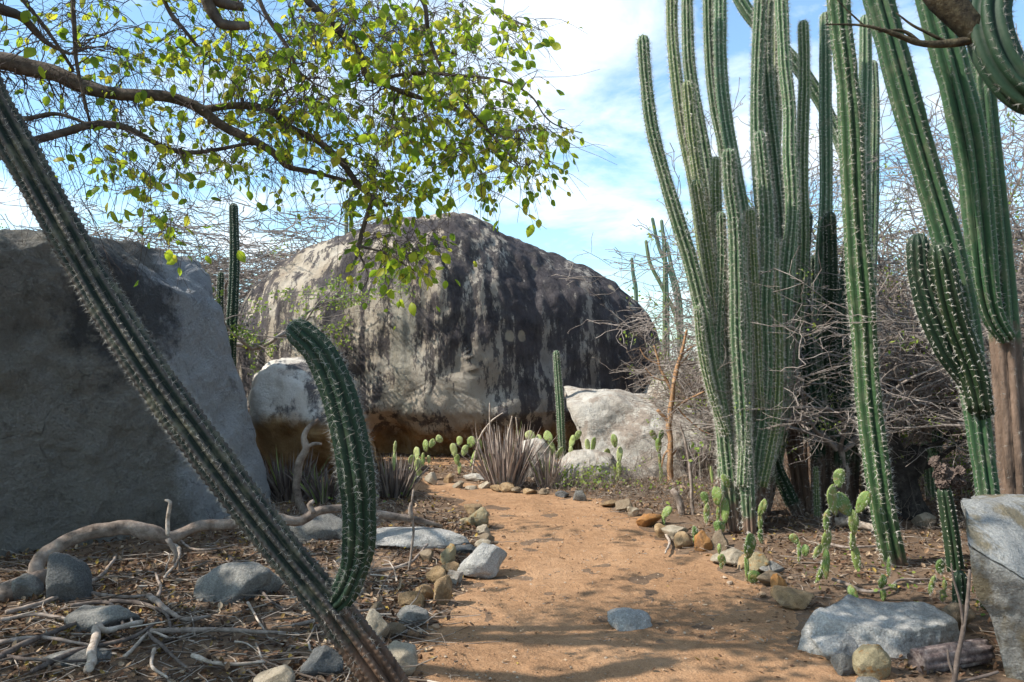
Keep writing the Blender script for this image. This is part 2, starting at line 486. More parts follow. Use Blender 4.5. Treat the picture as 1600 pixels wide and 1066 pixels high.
# giant stained boulder: its black run-off streaks, pale bands, lichen and ochre foot are colours of the rock
m = M('stained_giant_boulder', 0.93, 0.15)
X, Y, Z = m.xyz()
tan = m.ramp(m.noise(1.6, 6, 0.6), [(0.3, (0.34, 0.265, 0.19)), (0.5, (0.52, 0.44, 0.34)), (0.72, (0.66, 0.6, 0.5))])
grey = m.ramp(m.noise(2.3, 7, 0.65), [(0.32, (0.16, 0.145, 0.14)), (0.52, (0.29, 0.27, 0.25)), (0.7, (0.42, 0.385, 0.34))])
right = m.math('MULTIPLY_ADD', X, 0.55, True); right.node.inputs[2].default_value = 0.75
base = m.mix(m.math('MULTIPLY', right, 0.75), tan, grey)
st = m.noise(1.0, 8, 0.66, m.vec((2.9, 1.2, 0.13)), 0.3)
fi = m.noise(5.5, 9, 0.76, m.vec((1.15, 1, 0.42)))
bl = m.noise(0.75, 4, 0.5)
s = m.math('ADD', m.math('MULTIPLY', st, 0.85), m.math('MULTIPLY', fi, 0.95))
s = m.math('ADD', s, m.math('MULTIPLY', bl, 0.5))
up = m.math('MULTIPLY', m.math('SUBTRACT', Z, 2.0), 0.035)
s = m.math('ADD', s, m.math('ADD', up, m.math('MULTIPLY', right, 0.07)))
dm = m.ramp(s, [(0.30, 0.0), (0.985, 0.0), (1.06, 0.82), (1.2, 1.0)]) if False else m.ramp(m.math('MULTIPLY', s, 0.5), [(0.553, 0.0), (0.575, 0.82), (0.64, 0.96)])
dark = m.ramp(m.noise(3, 5, 0.6), [(0.35, (0.035, 0.031, 0.036)), (0.6, (0.085, 0.075, 0.08)), (0.75, (0.14, 0.125, 0.125))])
c = m.mix(dm, base, dark)
# round pale lichen scabs high on the right
vo = m.voro(1.9, m.vec((1, 1, 0.8)))
li = m.math('MULTIPLY', m.ramp(m.math('ADD', vo, m.math('MULTIPLY', m.noise(9, 5, 0.7), 0.16)), [(0.2, 1.0), (0.245, 0.0)]), m.ramp(m.math('MULTIPLY', m.math('ADD', X, 1.0), 0.6), [(0.2, 0.0), (0.4, 0.8)]))
c = m.mix(m.math('MULTIPLY', li, m.ramp(m.noise(1.1, 2), [(0.45, 0.0), (0.55, 1.0)])), c, (0.43, 0.36, 0.26))
# one clean pale band running down the middle
w = m.math('ADD', m.math('ADD', X, 1.72), m.math('MULTIPLY', m.math('SUBTRACT', m.noise(1.7, 4, 0.6), 0.5), 0.7))
band = m.ramp(m.math('MULTIPLY', m.math('ABSOLUTE', w), 2.0), [(0.2, 0.85), (0.34, 0.0)])
band = m.math('MULTIPLY', band, m.ramp(m.math('MULTIPLY', Z, 0.25), [(0.12, 0.0), (0.2, 1.0), (0.62, 1.0), (0.75, 0.0)]))
c = m.mix(m.math('MULTIPLY', band, 0.85), c, m.ramp(fi, [(0.35, (0.32, 0.29, 0.22)), (0.65, (0.53, 0.49, 0.4))]))
# tan top without run-off streaks
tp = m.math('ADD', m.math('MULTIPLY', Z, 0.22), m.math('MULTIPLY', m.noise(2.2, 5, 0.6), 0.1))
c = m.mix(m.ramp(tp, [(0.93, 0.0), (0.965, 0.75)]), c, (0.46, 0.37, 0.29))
# ochre foot where water never runs
ft = m.math('SUBTRACT', Z, m.math('MULTIPLY', m.math('SUBTRACT', m.noise(1.4, 5, 0.6), 0.5), 0.9))
foot = m.ramp(ft, [(0.3, 1.0), (0.55, 0.0)])
c = m.mix(m.math('MULTIPLY', foot, 0.9), c, m.ramp(m.noise(4, 6, 0.65), [(0.35, (0.25, 0.13, 0.045)), (0.55, (0.4, 0.24, 0.1)), (0.72, (0.48, 0.34, 0.19))]))
m.col(c)
k = m.bump(m.noise(4.5, 9, 0.68, m.vec((1, 1, 0.45))), 1.0, 0.16); k = m.bump(m.noise(17, 8, 0.74, m.vec((1, 1, 0.55))), 1.0, 0.06, k); m.bump(m.noise(60, 4, 0.7), 0.6, 0.008, k)
MAT['giant'] = m.m
out = opx([(360, 742), (352, 640), (362, 560), (385, 490), (425, 440), (480, 402), (530, 377), (600, 357), (660, 348), (700, 346), (745, 349), (800, 374), (870, 405), (930, 430), (975, 460),
           (1005, 490), (1030, 545), (1050, 640), (1060, 742), (900, 775), (560, 775)], 15.2)
def giant_warp(x, y, z):
    y0, f_ = y, min(1, max(0, (15.2 - y)/1.6))
    if z < 0.75: y += (0.75 - max(z, -0.3)) * 0.75*f_
    # the face turns from the left towards the right about a soft diagonal ridge
    r = x - (-0.95 + (2.6 - z) * 0.3)
    y += f_*math.sqrt(r*r + 0.06) * (0.36 if r > 0 else 0.16) 
    for (ax, az, rr, dd) in ((-1.95, 0.35, 0.42, 0.5), (-3.3, 0.4, 0.5, 0.3), (0.45, 1.75, 0.5, 0.14), (1.3, 1.2, 0.6, 0.16), (-0.3, 1.1, 0.35, 0.08)):
        q = ((x-ax)**2 + (z-az)**2) / rr**2
        if q < 4: y += f_*dd*math.exp(-q*1.6)
    return x, y, z
V, F = blob(out, (-1.2, 1.3), 15.2, 3.0, 3.0, 3.2, 480, 250, 0.11, 0.45, 0.045, giant_warp, 0.055, 1)
boulder('boulder', V, F, MAT['giant'], 'giant boulder streaked black and tan at the end of the path')

# big grey boulder on the left
m = M('shaded_grey_boulder', 0.93, 0.15)
X, Y, Z = m.xyz()
c = m.ramp(m.noise(1.5, 6, 0.62), [(0.3, (0.25, 0.23, 0.2)), (0.5, (0.34, 0.325, 0.295)), (0.7, (0.46, 0.445, 0.415))])
c = m.mix(0.3, c, m.ramp(m.noise(48, 5, 0.75), [(0.37, (0.08, 0.08, 0.08)), (0.52, (0.27, 0.26, 0.25)), (0.66, (0.55, 0.54, 0.52))]))
s = m.noise(1.2, 8, 0.68, m.vec((1, 0.8, 0.55)))
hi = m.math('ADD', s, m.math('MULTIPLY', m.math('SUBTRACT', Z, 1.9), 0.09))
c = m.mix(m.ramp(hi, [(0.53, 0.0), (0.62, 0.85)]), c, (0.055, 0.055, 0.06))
c = m.mix(m.ramp(m.noise(2.6, 6, 0.7), [(0.55, 0.0), (0.68, 0.5)]), c, (0.2, 0.14, 0.08))
# brown weathering crust plus painted shade in front; clean right face paled for skylight
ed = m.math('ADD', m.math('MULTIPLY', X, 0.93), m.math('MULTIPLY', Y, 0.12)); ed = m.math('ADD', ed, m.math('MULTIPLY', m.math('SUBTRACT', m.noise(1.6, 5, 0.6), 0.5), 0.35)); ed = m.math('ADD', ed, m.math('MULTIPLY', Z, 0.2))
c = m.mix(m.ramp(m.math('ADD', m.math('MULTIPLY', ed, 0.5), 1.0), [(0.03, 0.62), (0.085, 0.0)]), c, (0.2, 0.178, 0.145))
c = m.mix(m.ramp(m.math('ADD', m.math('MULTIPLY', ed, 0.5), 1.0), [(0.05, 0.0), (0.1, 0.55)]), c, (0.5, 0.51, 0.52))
dn = m.nodes.new('ShaderNodeTexNoise'); dn.inputs['Scale'].default_value = 1.6; dn.inputs['Detail'].default_value = 5; m.l(m.pos, dn.inputs['Vector'])
vv = m.nodes.new('ShaderNodeVectorMath'); vv.operation = 'MULTIPLY_ADD'; vv.inputs[1].default_value = (0.7, 0.7, 0.7); m.l(dn.outputs['Color'], vv.inputs[0]); m.l(m.pos, vv.inputs[2])
cr_ = m.voro(0.95, vv.outputs[0], 'DISTANCE_TO_EDGE')
cmask = m.ramp(m.noise(1.1, 3), [(0.5, 0.0), (0.58, 1.0)])
crk = m.math('MULTIPLY', m.math('MULTIPLY', m.ramp(cr_, [(0.0, 1.0), (0.012, 0.0)]), cmask), m.ramp(m.noise(7, 5, 0.7), [(0.45, 0.0), (0.6, 1.0)]))
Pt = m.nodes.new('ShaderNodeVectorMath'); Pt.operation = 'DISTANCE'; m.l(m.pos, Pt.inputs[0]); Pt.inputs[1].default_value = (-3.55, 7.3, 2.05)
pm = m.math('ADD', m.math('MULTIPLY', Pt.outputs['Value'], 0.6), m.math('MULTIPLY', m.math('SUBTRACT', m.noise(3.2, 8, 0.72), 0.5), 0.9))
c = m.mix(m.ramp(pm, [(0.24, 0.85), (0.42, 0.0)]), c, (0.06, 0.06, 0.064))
c = m.mix(m.math('MULTIPLY', m.ramp(m.noise(9, 8, 0.75), [(0.56, 0.0), (0.66, 1.0)]), 0.5), c, (0.36, 0.34, 0.3))
c = m.mix(m.math('MULTIPLY', m.ramp(m.noise(6, 8, 0.75, m.vec((1, 1, 0.6))), [(0.56, 0.0), (0.66, 1.0)]), 0.45), c, (0.06, 0.055, 0.05))
c = m.mix(m.math('MULTIPLY', crk, 0.6), c, (0.03, 0.027, 0.025))
m.col(c)
k = m.bump(m.noise(4.5, 9, 0.74), 1.0, 0.26); k = m.bump(m.math('MULTIPLY', crk, -1.0), 0.8, 0.05, k); m.bump(m.noise(22, 8, 0.74), 1.0, 0.06, k)
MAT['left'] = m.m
lo = [(-6.6, -0.4), (-6.8, 1.2), (-6.5, 2.6), (-5.4, 3.0), (-4.2, 3.05), (-3.2, 3.0), (-2.3, 2.7), (-2.1, 1.8), (-2.0, 0.8), (-2.0, -0.4)]
CUTS = [((0.64, -0.76, 0.06), (-4.2, 6.45, 0)), ((0.94, -0.26, 0.2), (-2.62, 8.6, 0)), ((0.93, 0.42, 0.25), (-2.60, 8.7, 0)), ((0.02, -0.03, 1.0), (-4.2, 7.2, 2.72)), ((0.66, -0.05, 0.72), (-3.45, 8.4, 2.42)), ((0.2, -0.55, 0.8), (-4.3, 6.75, 2.62))]
def left_warp(x, y, z):
    q = Vector((x, y, z))
    for nn, pp in CUTS*2:
        nn = Vector(nn).normalized(); s = (q - Vector(pp)).dot(nn)
        if s > -0.03: q = q - nn*((s + 0.03)**2/0.12 if s < 0.03 else s)*0.99
    return q
V, F = blob(lo, (-4.4, 1.2), 8.9, 3.2, 1.8, 5.0, 460, 280, 0.06, 0.8, 0.045, left_warp, 0.0, 2)
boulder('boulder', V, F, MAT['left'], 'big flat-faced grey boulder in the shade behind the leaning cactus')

# round boulder with ochre underside, between the two
m = M('white_topped_boulder', 0.93, 0.15)
X, Y, Z = m.xyz()
c = m.ramp(m.noise(2.2, 6, 0.6), [(0.3, (0.35, 0.3, 0.25)), (0.55, (0.52, 0.48, 0.42)), (0.75, (0.6, 0.58, 0.54))])
s = m.math('ADD', m.noise(3, 9, 0.72, m.vec((1, 1, 0.5))), m.math('MULTIPLY', m.math('ADD', X, 3.05), 0.2))  # dark stain thickens rightward, shade of that side painted in
c = m.mix(m.ramp(s, [(0.52, 0.0), (0.6, 0.9)]), c, (0.06, 0.055, 0.06))
ft = m.math('SUBTRACT', Z, m.math('MULTIPLY', m.math('SUBTRACT', m.noise(1.4, 5, 0.6), 0.5), 0.5))
c = m.mix(m.ramp(ft, [(0.66, 0.95), (0.82, 0.0)]), c, m.ramp(m.noise(4, 6), [(0.35, (0.24, 0.13, 0.05)), (0.65, (0.42, 0.27, 0.13))]))
m.col(c)
k = m.bump(m.noise(5, 9, 0.68), 0.8, 0.05); m.bump(m.noise(30, 6, 0.7), 0.7, 0.012, k)
MAT['round'] = m.m
def round_warp(x, y, z):
    if y < 11.2 and z < 0.75: y += (0.75 - max(z, -0.2)) * 0.8
    return x, y, z
V, F = blob(opx([(392, 770), (395, 660), (396, 605), (412, 578), (440, 562), (470, 560), (505, 572), (540, 602), (566, 650), (585, 770), (480, 790)], 11.2), (-2.8, 0.6), 11.2, 0.75, 0.8, 2.4, 120, 60, 0.08, 1.2, 0.03, round_warp, 0.03, 3)
boulder('boulder', V, F, MAT['round'], 'round white-topped boulder with ochre underside behind the curved cactus arm')

def rock_at(pts, Y, df, db, mat, label, n=2.6, amp=0.05, freq=1.6, fine=0.02, warp=None, seed=0, centre=None, res=(120, 60), name='boulder', cat='boulder'):
    o_ = opx(pts, Y)
    A = np.array(o_)
    c_ = centre and (at(*centre, Y).x, at(*centre, Y).z) or tuple(A.mean(0))
    V, F = blob(o_, c_, Y, df, db, n, res[0], res[1], amp, freq, fine, warp, 0, seed)
    return boulder(name, V, F, mat, label, cat=cat)
rock_at([(1008, 690), (1006, 630), (1020, 590), (1050, 572), (1100, 566), (1160, 575), (1215, 620), (1225, 700), (1110, 720)], 13.6, 0.8, 1.0, MAT['pale_rock'],
        'tan boulder behind the forked sapling, left of the cactus clump', 2.8, 0.08, 1.2, 0.03, None, 5)
rock_at([(1060, 700), (1062, 655), (1085, 632), (1130, 622), (1180, 640), (1190, 700)], 12.7, 0.45, 0.5, MAT['blue_rock'],
        'grey rock half hidden behind the left cactus clump', 2.6, 0.06, 1.6, 0.02, None, 6)
rock_at([(864, 775), (867, 738), (880, 716), (905, 706), (940, 708), (962, 722), (972, 775)], 10.4, 0.32, 0.35, MAT['pale_rock'],
        'low white rock behind the prickly pears at the far path edge', 2.6, 0.04, 2.2, 0.02, None, 7)
rock_at([(806, 760), (810, 704), (824, 688), (842, 686), (858, 700), (866, 760)], 11.0, 0.25, 0.25, MAT['pale_rock'],
        'small white rock between the two dry grey aloe clumps', 2.6, 0.03, 2.2, 0.015, None, 8, None, (80, 40))
def cut_rock(box, planes, mat, label, seed, soft=0.02, amp=0.02, freq=2.4, fine=0.012, res=(190, 110), name='boulder', cat='boulder', wav=0.03):
    """angular rock: a rounded block (x0, x1, y0, y1, z0, z1) broken along planes (normal, point)"""
    x0, x1, y0, y1, z0, z1 = box
    P_ = [(Vector(n_).normalized(), Vector(q_)) for n_, q_ in planes]
    def wp(x, y, z):
        q = Vector((x, y, z))
        for nn, pp in P_*5:
            s_ = (q - pp).dot(nn) + wav*mnoise.noise(q*3.1 + Vector((seed, 0, 0)))
            if s_ > -soft: q = q - nn*((s_ + soft)**2/(4*soft) if s_ < soft else s_)*0.99
        return q
    o_ = [(x0, z0), (x0, (z0+z1)/2), (x0, z1), ((x0+x1)/2, z1), (x1, z1), (x1, (z0+z1)/2), (x1, z0), ((x0+x1)/2, z0)]
    V, F = blob(o_, ((x0+x1)/2, (z0+z1)/2), (y0+y1)/2, (y1-y0)/2, (y1-y0)/2, 5.0, res[0], res[1], amp, freq, fine, wp, 0, seed)
    return boulder(name, V, F, mat, label, cat=cat)
cut_rock((1.85, 3.7, 3.05, 4.75, -0.3, 1.15), [((0.3, -0.5, 0.81), (2.19, 3.82, 0.70)), ((-0.6, -0.68, -0.42), (2.19, 3.83, 0.70)), ((-0.82, 0.5, -0.22), (2.19, 3.85, 0.7)), ((0, 0.05, 1), (2.4, 4.2, 0.82)), ((-0.45, -0.89, -0.05), (2.28, 3.8, 0.2))],
         MAT['front_rock'], 'tall grey rock with yellowish undercut side at the right edge', 9)
cut_rock((0.45, 3.7, 10.45, 12.3, -0.25, 1.4), [((-0.3, -0.25, 0.9), at(925, 622, 11.3)), ((0.3, -0.2, 0.92), at(1040, 648, 11.2)), ((0.7, -0.3, 0.6), at(1120, 690, 11.0)), ((0.0, -0.82, 0.57), at(1000, 668, 11.0)), ((-0.9, 0.1, -0.36), at(893, 652, 11.4)), ((-0.55, -0.8, 0.25), at(930, 690, 10.85)), ((0.25, -0.93, 0.28), at(1060, 720, 10.75)), ((0.1, 0, 1), at(950, 611, 11.5))],
         MAT['pale_rock'], 'pale angular boulder with overhanging left lip beside the green cactus stem', 4, 0.04, 0.04, 1.6, 0.02, (200, 110), wav=0.08)
a_, b_ = gd(1330, 1020), gd(1455, 1016)
cut_rock((a_.x - 0.32, b_.x + 0.28, a_.y - 0.1, a_.y + 0.75, -0.25, 0.4), [((0.05, -0.2, 0.97), (1.95, 4.45, 0.155)), ((-0.22, -0.88, 0.42), (a_.x, a_.y, 0.0)), ((0.4, -0.9, 0.16), (b_.x, b_.y, 0)), ((-0.6, -0.6, 0.5), (1.63, 4.46, 0.04)), ((-0.62, 0.75, 0.25), (1.63, 4.46, 0.08)), ((0.05, 0.9, 0.4), (2.0, 4.72, 0.16)), ((0.93, 0.2, 0.3), (2.5, 4.5, 0.1))],
         MAT['blue_rock'], 'broad flat grey rock at the right edge of the path', 10, 0.015, 0.02, 3.0, 0.012, (190, 110), 'flat_rock', 'rock')

# ------------------------------------------------------------------ stones
bm = bmesh.new(); bmesh.ops.create_icosphere(bm, subdivisions=4, radius=1.0)
ICO_V = np.array([v.co[:] for v in bm.verts]); ICO_F = np.array([[v.index for v in f.verts] for f in bm.faces]); bm.free()
bm = bmesh.new(); bmesh.ops.create_icosphere(bm, subdivisions=1, radius=1.0)
PEB_V = np.array([v.co[:] for v in bm.verts]); PEB_F = np.array([[v.index for v in f.verts] for f in bm.faces]); bm.free()
def stone_verts(w, d, h, seed, cuts=12):
    rng = np.random.default_rng(seed)
    V = ICO_V.copy()
    for _ in range(cuts):
        nn = norm(rng.normal(size=3)); dd = rng.uniform(0.42, 0.8)
        s = V @ nn - dd
        V = V - np.where(s > 0, s*0.93, 0)[:, None] * nn
    V /= np.abs(V).max(0)
    off = Vector((seed*1.37, seed*0.71, 0))
    for i, q in enumerate(V):
        pv = Vector(q)
        V[i] *= 1 + 0.13*mnoise.noise(pv*1.3 + off) + 0.06*mnoise.noise(pv*3.5 + off) + 0.04*mnoise.noise(pv*8 + off)
    a = rng.uniform(0, 6.28)
    V[:, :2] = V[:, :2] @ np.array([[math.cos(a), -math.sin(a)], [math.sin(a), math.cos(a)]])
    V /= np.abs(V).max(0)
    return V * [w/2, d/2, h/2]
stone_seed = [100]
def stone(name, px, pyb, wpx, hpx, mat, label, group=None, dep=0.9, sink=0.22, cuts=13, cat='stone', tilt=0.0):
    stone_seed[0] += 1
    k_ = 1.08 if name == 'border_stone' else 1.0
    Yf = gy(pyb); w = k_*wpx*Yf/FPX; h = k_*1.08*hpx*Yf/FPX; d = w*dep
    Y = Yf + d*0.42; X = (px-800)/FPX*Y
    hh = h/(1-sink)
    V = stone_verts(w, d, hh, stone_seed[0], cuts)
    o = put(name, mesh_np(name, V, [ICO_F], True, MAT[mat]), None, Vector((X, Y, gz(X, Y) + hh*(0.5-sink))))
    o.rotation_euler = (0, tilt, 0)
    return tag(o, label, cat, group)
ORD = ['', 'second ', 'third ', 'fourth ', 'fifth ', 'sixth ', 'seventh ', 'eighth ', 'ninth ', 'tenth ', 'eleventh ', 'twelfth ', 'thirteenth ', 'fourteenth ', 'fifteenth ', 'sixteenth ', 'seventeenth ', 'eighteenth ', 'nineteenth ', 'twentieth ']
LOOK = {'ochre_stone': 'ochre', 'orange_stone': 'rusty orange', 'tan_stone': 'tan', 'brown_stone': 'dark brown', 'grey_rock': 'grey', 'dark_rock': 'dark grey', 'blue_rock': 'blue-grey', 'moss_stone': 'lichen-stained', 'pale_rock': 'whitish'}
def row(entries, phrase, group):
    for i, (px, pyb, w, h, mt, extra) in enumerate(entries):
        o_ = ORD[i]
        pos = 'first' if i == 0 else o_.strip()
        stone('border_stone', px, pyb, w, h, mt, f"{extra}{' ' if extra else ''}{LOOK[mt]} stone, {pos} {phrase}", group)
row([(630, 1056, 62, 44, 'tan_stone', 'big rounded'), (583, 1012, 48, 48, 'tan_stone', 'wedge-shaped'), (612, 998, 40, 20, 'brown_stone', 'low'), (643, 976, 52, 26, 'grey_rock', 'slanting'), (590, 962, 28, 18, 'brown_stone', 'small'),
     (646, 951, 44, 22, 'ochre_stone', 'flat'), (661, 938, 32, 24, 'ochre_stone', 'blocky'), (689, 942, 34, 40, 'ochre_stone', 'upright'), (686, 915, 38, 26, 'ochre_stone', 'rounded'), (711, 908, 28, 18, 'pale_rock', 'small'),
     (700, 896, 40, 14, 'ochre_stone', 'flat'), (703, 886, 30, 30, 'moss_stone', 'tall'), (669, 880, 26, 20, 'brown_stone', 'little'), (728, 866, 40, 14, 'dark_rock', 'flat'), (757, 858, 30, 12, 'tan_stone', 'flat'),
     (758, 848, 28, 14, 'brown_stone', 'low'), (757, 836, 24, 14, 'tan_stone', 'low'), (750, 824, 36, 26, 'moss_stone', 'rounded'), (730, 826, 26, 14, 'moss_stone', 'low'), (740, 804, 36, 18, 'ochre_stone', 'long')],
    'from the near end of the left path border', 'stones along the left path border')
row([(648, 752, 22, 14, 'tan_stone', ''), (676, 756, 24, 18, 'tan_stone', 'rounded'), (702, 752, 18, 15, 'ochre_stone', ''), (716, 759, 18, 10, 'tan_stone', 'low'), (742, 752, 38, 9, 'pale_rock', 'flat'), (738, 763, 24, 7, 'tan_stone', 'flat'), (760, 760, 24, 11, 'tan_stone', ''),
     (776, 764, 20, 8, 'ochre_stone', 'low'), (792, 766, 24, 13, 'ochre_stone', 'rounded'), (808, 767, 18, 9, 'brown_stone', ''), (826, 770, 26, 12, 'ochre_stone', ''), (851, 771, 18, 10, 'brown_stone', ''), (878, 774, 22, 11, 'dark_rock', ''), (905, 780, 22, 15, 'grey_rock', 'upright')],
    'from the left in the far path border', 'stones along the far path border')
row([(952, 790, 30, 9, 'ochre_stone', 'flat'), (975, 797, 30, 17, 'brown_stone', 'rough'), (990, 805, 20, 16, 'tan_stone', 'rounded'), (1012, 821, 44, 22, 'orange_stone', 'slanting'), (1034, 837, 26, 20, 'ochre_stone', 'rounded'), (1056, 842, 44, 20, 'tan_stone', 'long'), (1070, 853, 34, 20, 'ochre_stone', 'rounded'),
     (1098, 858, 28, 28, 'orange_stone', 'peaked'), (1124, 858, 32, 26, 'brown_stone', 'blocky'), (1140, 882, 56, 18, 'tan_stone', 'long low'), (1163, 888, 24, 20, 'ochre_stone', 'small'), (1183, 897, 40, 32, 'moss_stone', 'tall'), (1206, 900, 44, 14, 'grey_rock', 'flat'), (1200, 917, 44, 20, 'brown_stone', 'dark-sided'), (1215, 928, 30, 26, 'orange_stone', 'blocky'), (1239, 950, 62, 28, 'ochre_stone', 'long rounded')],
    'from the far end of the right path border', 'stones along the right path border')
stone('border_stone', 752, 899, 78, 44, 'blue_rock', 'large angular blue-grey stone jutting into the left side of the path', 'stones along the left path border', 0.8)
stone('embedded_rock', 980, 980, 80, 26, 'blue_rock', 'low grey speckled rock half sunk in the middle of the path', None, 0.9, 0.45, 4, 'rock')
stone('rock', 1305, 1026, 76, 36, 'blue_rock', 'small grey rock leaning against the broad flat rock', None, 0.7, cat='rock', tilt=0.25)
stone('rock', 1318, 1052, 38, 32, 'grey_rock', 'small angular grey rock next to the round ochre one', None, 0.8, cat='rock')
stone('rock', 1362, 1060, 60, 48, 'moss_stone', 'round ochre-capped rock in front of the broad flat rock', None, 0.95, cat='rock', cuts=3)
stone('rock', 1362, 1082, 54, 22, 'grey_rock', 'flat grey rock at the bottom edge below the round ochre one', None, 0.9, cat='rock')
stone('rock', 372, 940, 138, 48, 'grey_rock', 'low grey rock among leaves left of the leaning cactus', None, 0.7, 0.4, cat='rock', cuts=4)
stone('rock', 96, 952, 92, 72, 'dark_rock', 'dark rounded rock beside the fallen pale limb', None, 0.8, 0.35, cat='rock', cuts=4)
stone('rock', 36, 940, 60, 36, 'grey_rock', 'grey rock at the left edge under the fallen limb', None, 0.8, cat='rock', cuts=5)
stone('rock', 146, 990, 150, 40, 'grey_rock', 'long low grey rock half covered by sticks', None, 0.6, 0.4, cat='rock', cuts=5)
stone('rock', 120, 1046, 130, 16, 'grey_rock', 'grey rock under the stick pile near the bottom left', None, 0.5, cat='rock', cuts=6)
stone('rock', 500, 1064, 76, 46, 'dark_rock', 'dark rock left of the leaning cactus base', None, 0.8, cat='rock', cuts=5)
stone('rock', 428, 1082, 72, 34, 'tan_stone', 'tan rock at the bottom edge left of the cactus base', None, 0.8, cat='rock', cuts=6)
stone('flat_rock', 640, 864, 200, 22, 'blue_rock', 'long flat blue-grey slab behind the curved cactus arm', None, 0.55, 0.4, 6, 'rock')
stone('flat_rock', 486, 848, 130, 40, 'grey_rock', 'grey slab under the fallen limb at the big boulder foot', None, 0.7, 0.3, 6, 'rock')
stone('rock', 1442, 826, 40, 24, 'tan_stone', 'small round rock beside the old black stump', None, 0.9, cat='rock', cuts=4)
stone('rock', 1492, 985, 60, 40, 'brown_stone', 'brown rock in the shade behind the broad flat rock', None, 0.8, cat='rock')
# ------------------------------------------------------------------ columnar cacti
def cactus_mat(name, valley, face, ridge, bark=(0.145, 0.098, 0.07), blot=0.35, rp=0.985):
    m = M(name, 0.62, 0.3)
    rib = m.attr('rib'); bk = m.attr('bark')
    nz = m.noise(9, 6, 0.65); n2 = m.noise(3.2, 4, 0.6)
    c = m.ramp(rib, [(0.1, valley), (0.55, face), (rp - 0.085 if rp > 0.9 else 0.6, face), (rp, ridge)])
    oi = m.nodes.new('ShaderNodeObjectInfo')
    c = m.mix(1.0, c, m.ramp(oi.outputs['Random'], [(0.0, (0.8, 0.85, 0.8)), (0.4, (1.0, 1.0, 0.95)), (0.7, (1.3, 1.1, 0.75)), (1.0, (1.05, 1.15, 1.15))]), 'MULTIPLY')
    c = m.mix(m.math('MULTIPLY', m.ramp(nz, [(0.5, 0.0), (0.66, 1.0)]), blot), c, (0.2, 0.19, 0.12))
    c = m.mix(m.ramp(n2, [(0.35, 0.25), (0.65, 0.0)]), c, tuple(x*0.55 for x in face))
    b = m.math('ADD', bk, m.math('MULTIPLY', m.math('SUBTRACT', m.noise(7, 6, 0.7), 0.5), 0.9))
    bc = m.ramp(m.noise(14, 7, 0.7, m.vec((1, 1, 0.3))), [(0.3, tuple(x*0.4 for x in bark)), (0.5, bark), (0.7, tuple(x*1.6 for x in bark))])
    f = m.ramp(b, [(0.4, 0.0), (0.6, 1.0)])
    f = m.math('MULTIPLY', f, m.ramp(bk, [(0.0, 0.0), (0.08, 1.0)]))
    c = m.mix(f, c, bc); m.col(c)
    k = m.bump(m.noise(22, 5, 0.6), 0.35, 0.008)
    m.bump(m.math('MULTIPLY', m.noise(26, 7, 0.7, m.vec((1, 1, 0.3))), bk), 0.9, 0.025, k)
    return m.m
MAT['cactus'] = cactus_mat('columnar_cactus_skin', (0.035, 0.068, 0.04), (0.085, 0.15, 0.075), (0.36, 0.39, 0.27), blot=0.5)
MAT['cactus_dark'] = cactus_mat('dark_cactus_skin', (0.007, 0.02, 0.010), (0.014, 0.037, 0.018), (0.036, 0.055, 0.03), blot=0.12)  # tone darkened to carry the deep shade on the front arm
MAT['cactus_old'] = cactus_mat('weathered_shaded_cactus_skin', (0.010, 0.017, 0.013), (0.02, 0.032, 0.024), (0.09, 0.072, 0.066), bark=(0.11, 0.066, 0.042), blot=0.55, rp=0.88)  # weathered skin, darkened further to stand in for deep shade
MAT['cactus_mid'] = cactus_mat('deep_green_cactus_skin', (0.016, 0.042, 0.024), (0.038, 0.09, 0.042), (0.13, 0.17, 0.1), blot=0.3)
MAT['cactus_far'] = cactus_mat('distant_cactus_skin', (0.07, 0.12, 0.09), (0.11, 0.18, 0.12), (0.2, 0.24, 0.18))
m = M('pale_spines', 0.7, 0.2); m.col(m.ramp(m.noise(30, 2), [(0.35, (0.45, 0.4, 0.33)), (0.6, (0.72, 0.68, 0.6))])); MAT['spine'] = m.m
m = M('grey_spines', 0.7, 0.2); m.col(m.ramp(m.noise(30, 2), [(0.35, (0.2, 0.19, 0.17)), (0.6, (0.46, 0.44, 0.39))])); MAT['spine_grey'] = m.m
SPK_V = np.array([[-0.5, 0, 0], [0.25, 0.43, 0], [0.25, -0.43, 0], [0, 0, 1.0]]); SPK_F = [np.array([[0, 1, 3], [1, 2, 3], [2, 0, 3]])]
FLT_V = np.array([[-0.5, 0, 0], [0.5, 0, 0], [0, 0, 1.0]]); FLT_F = [np.array([[0, 1, 2]])]
stem_no = [0]
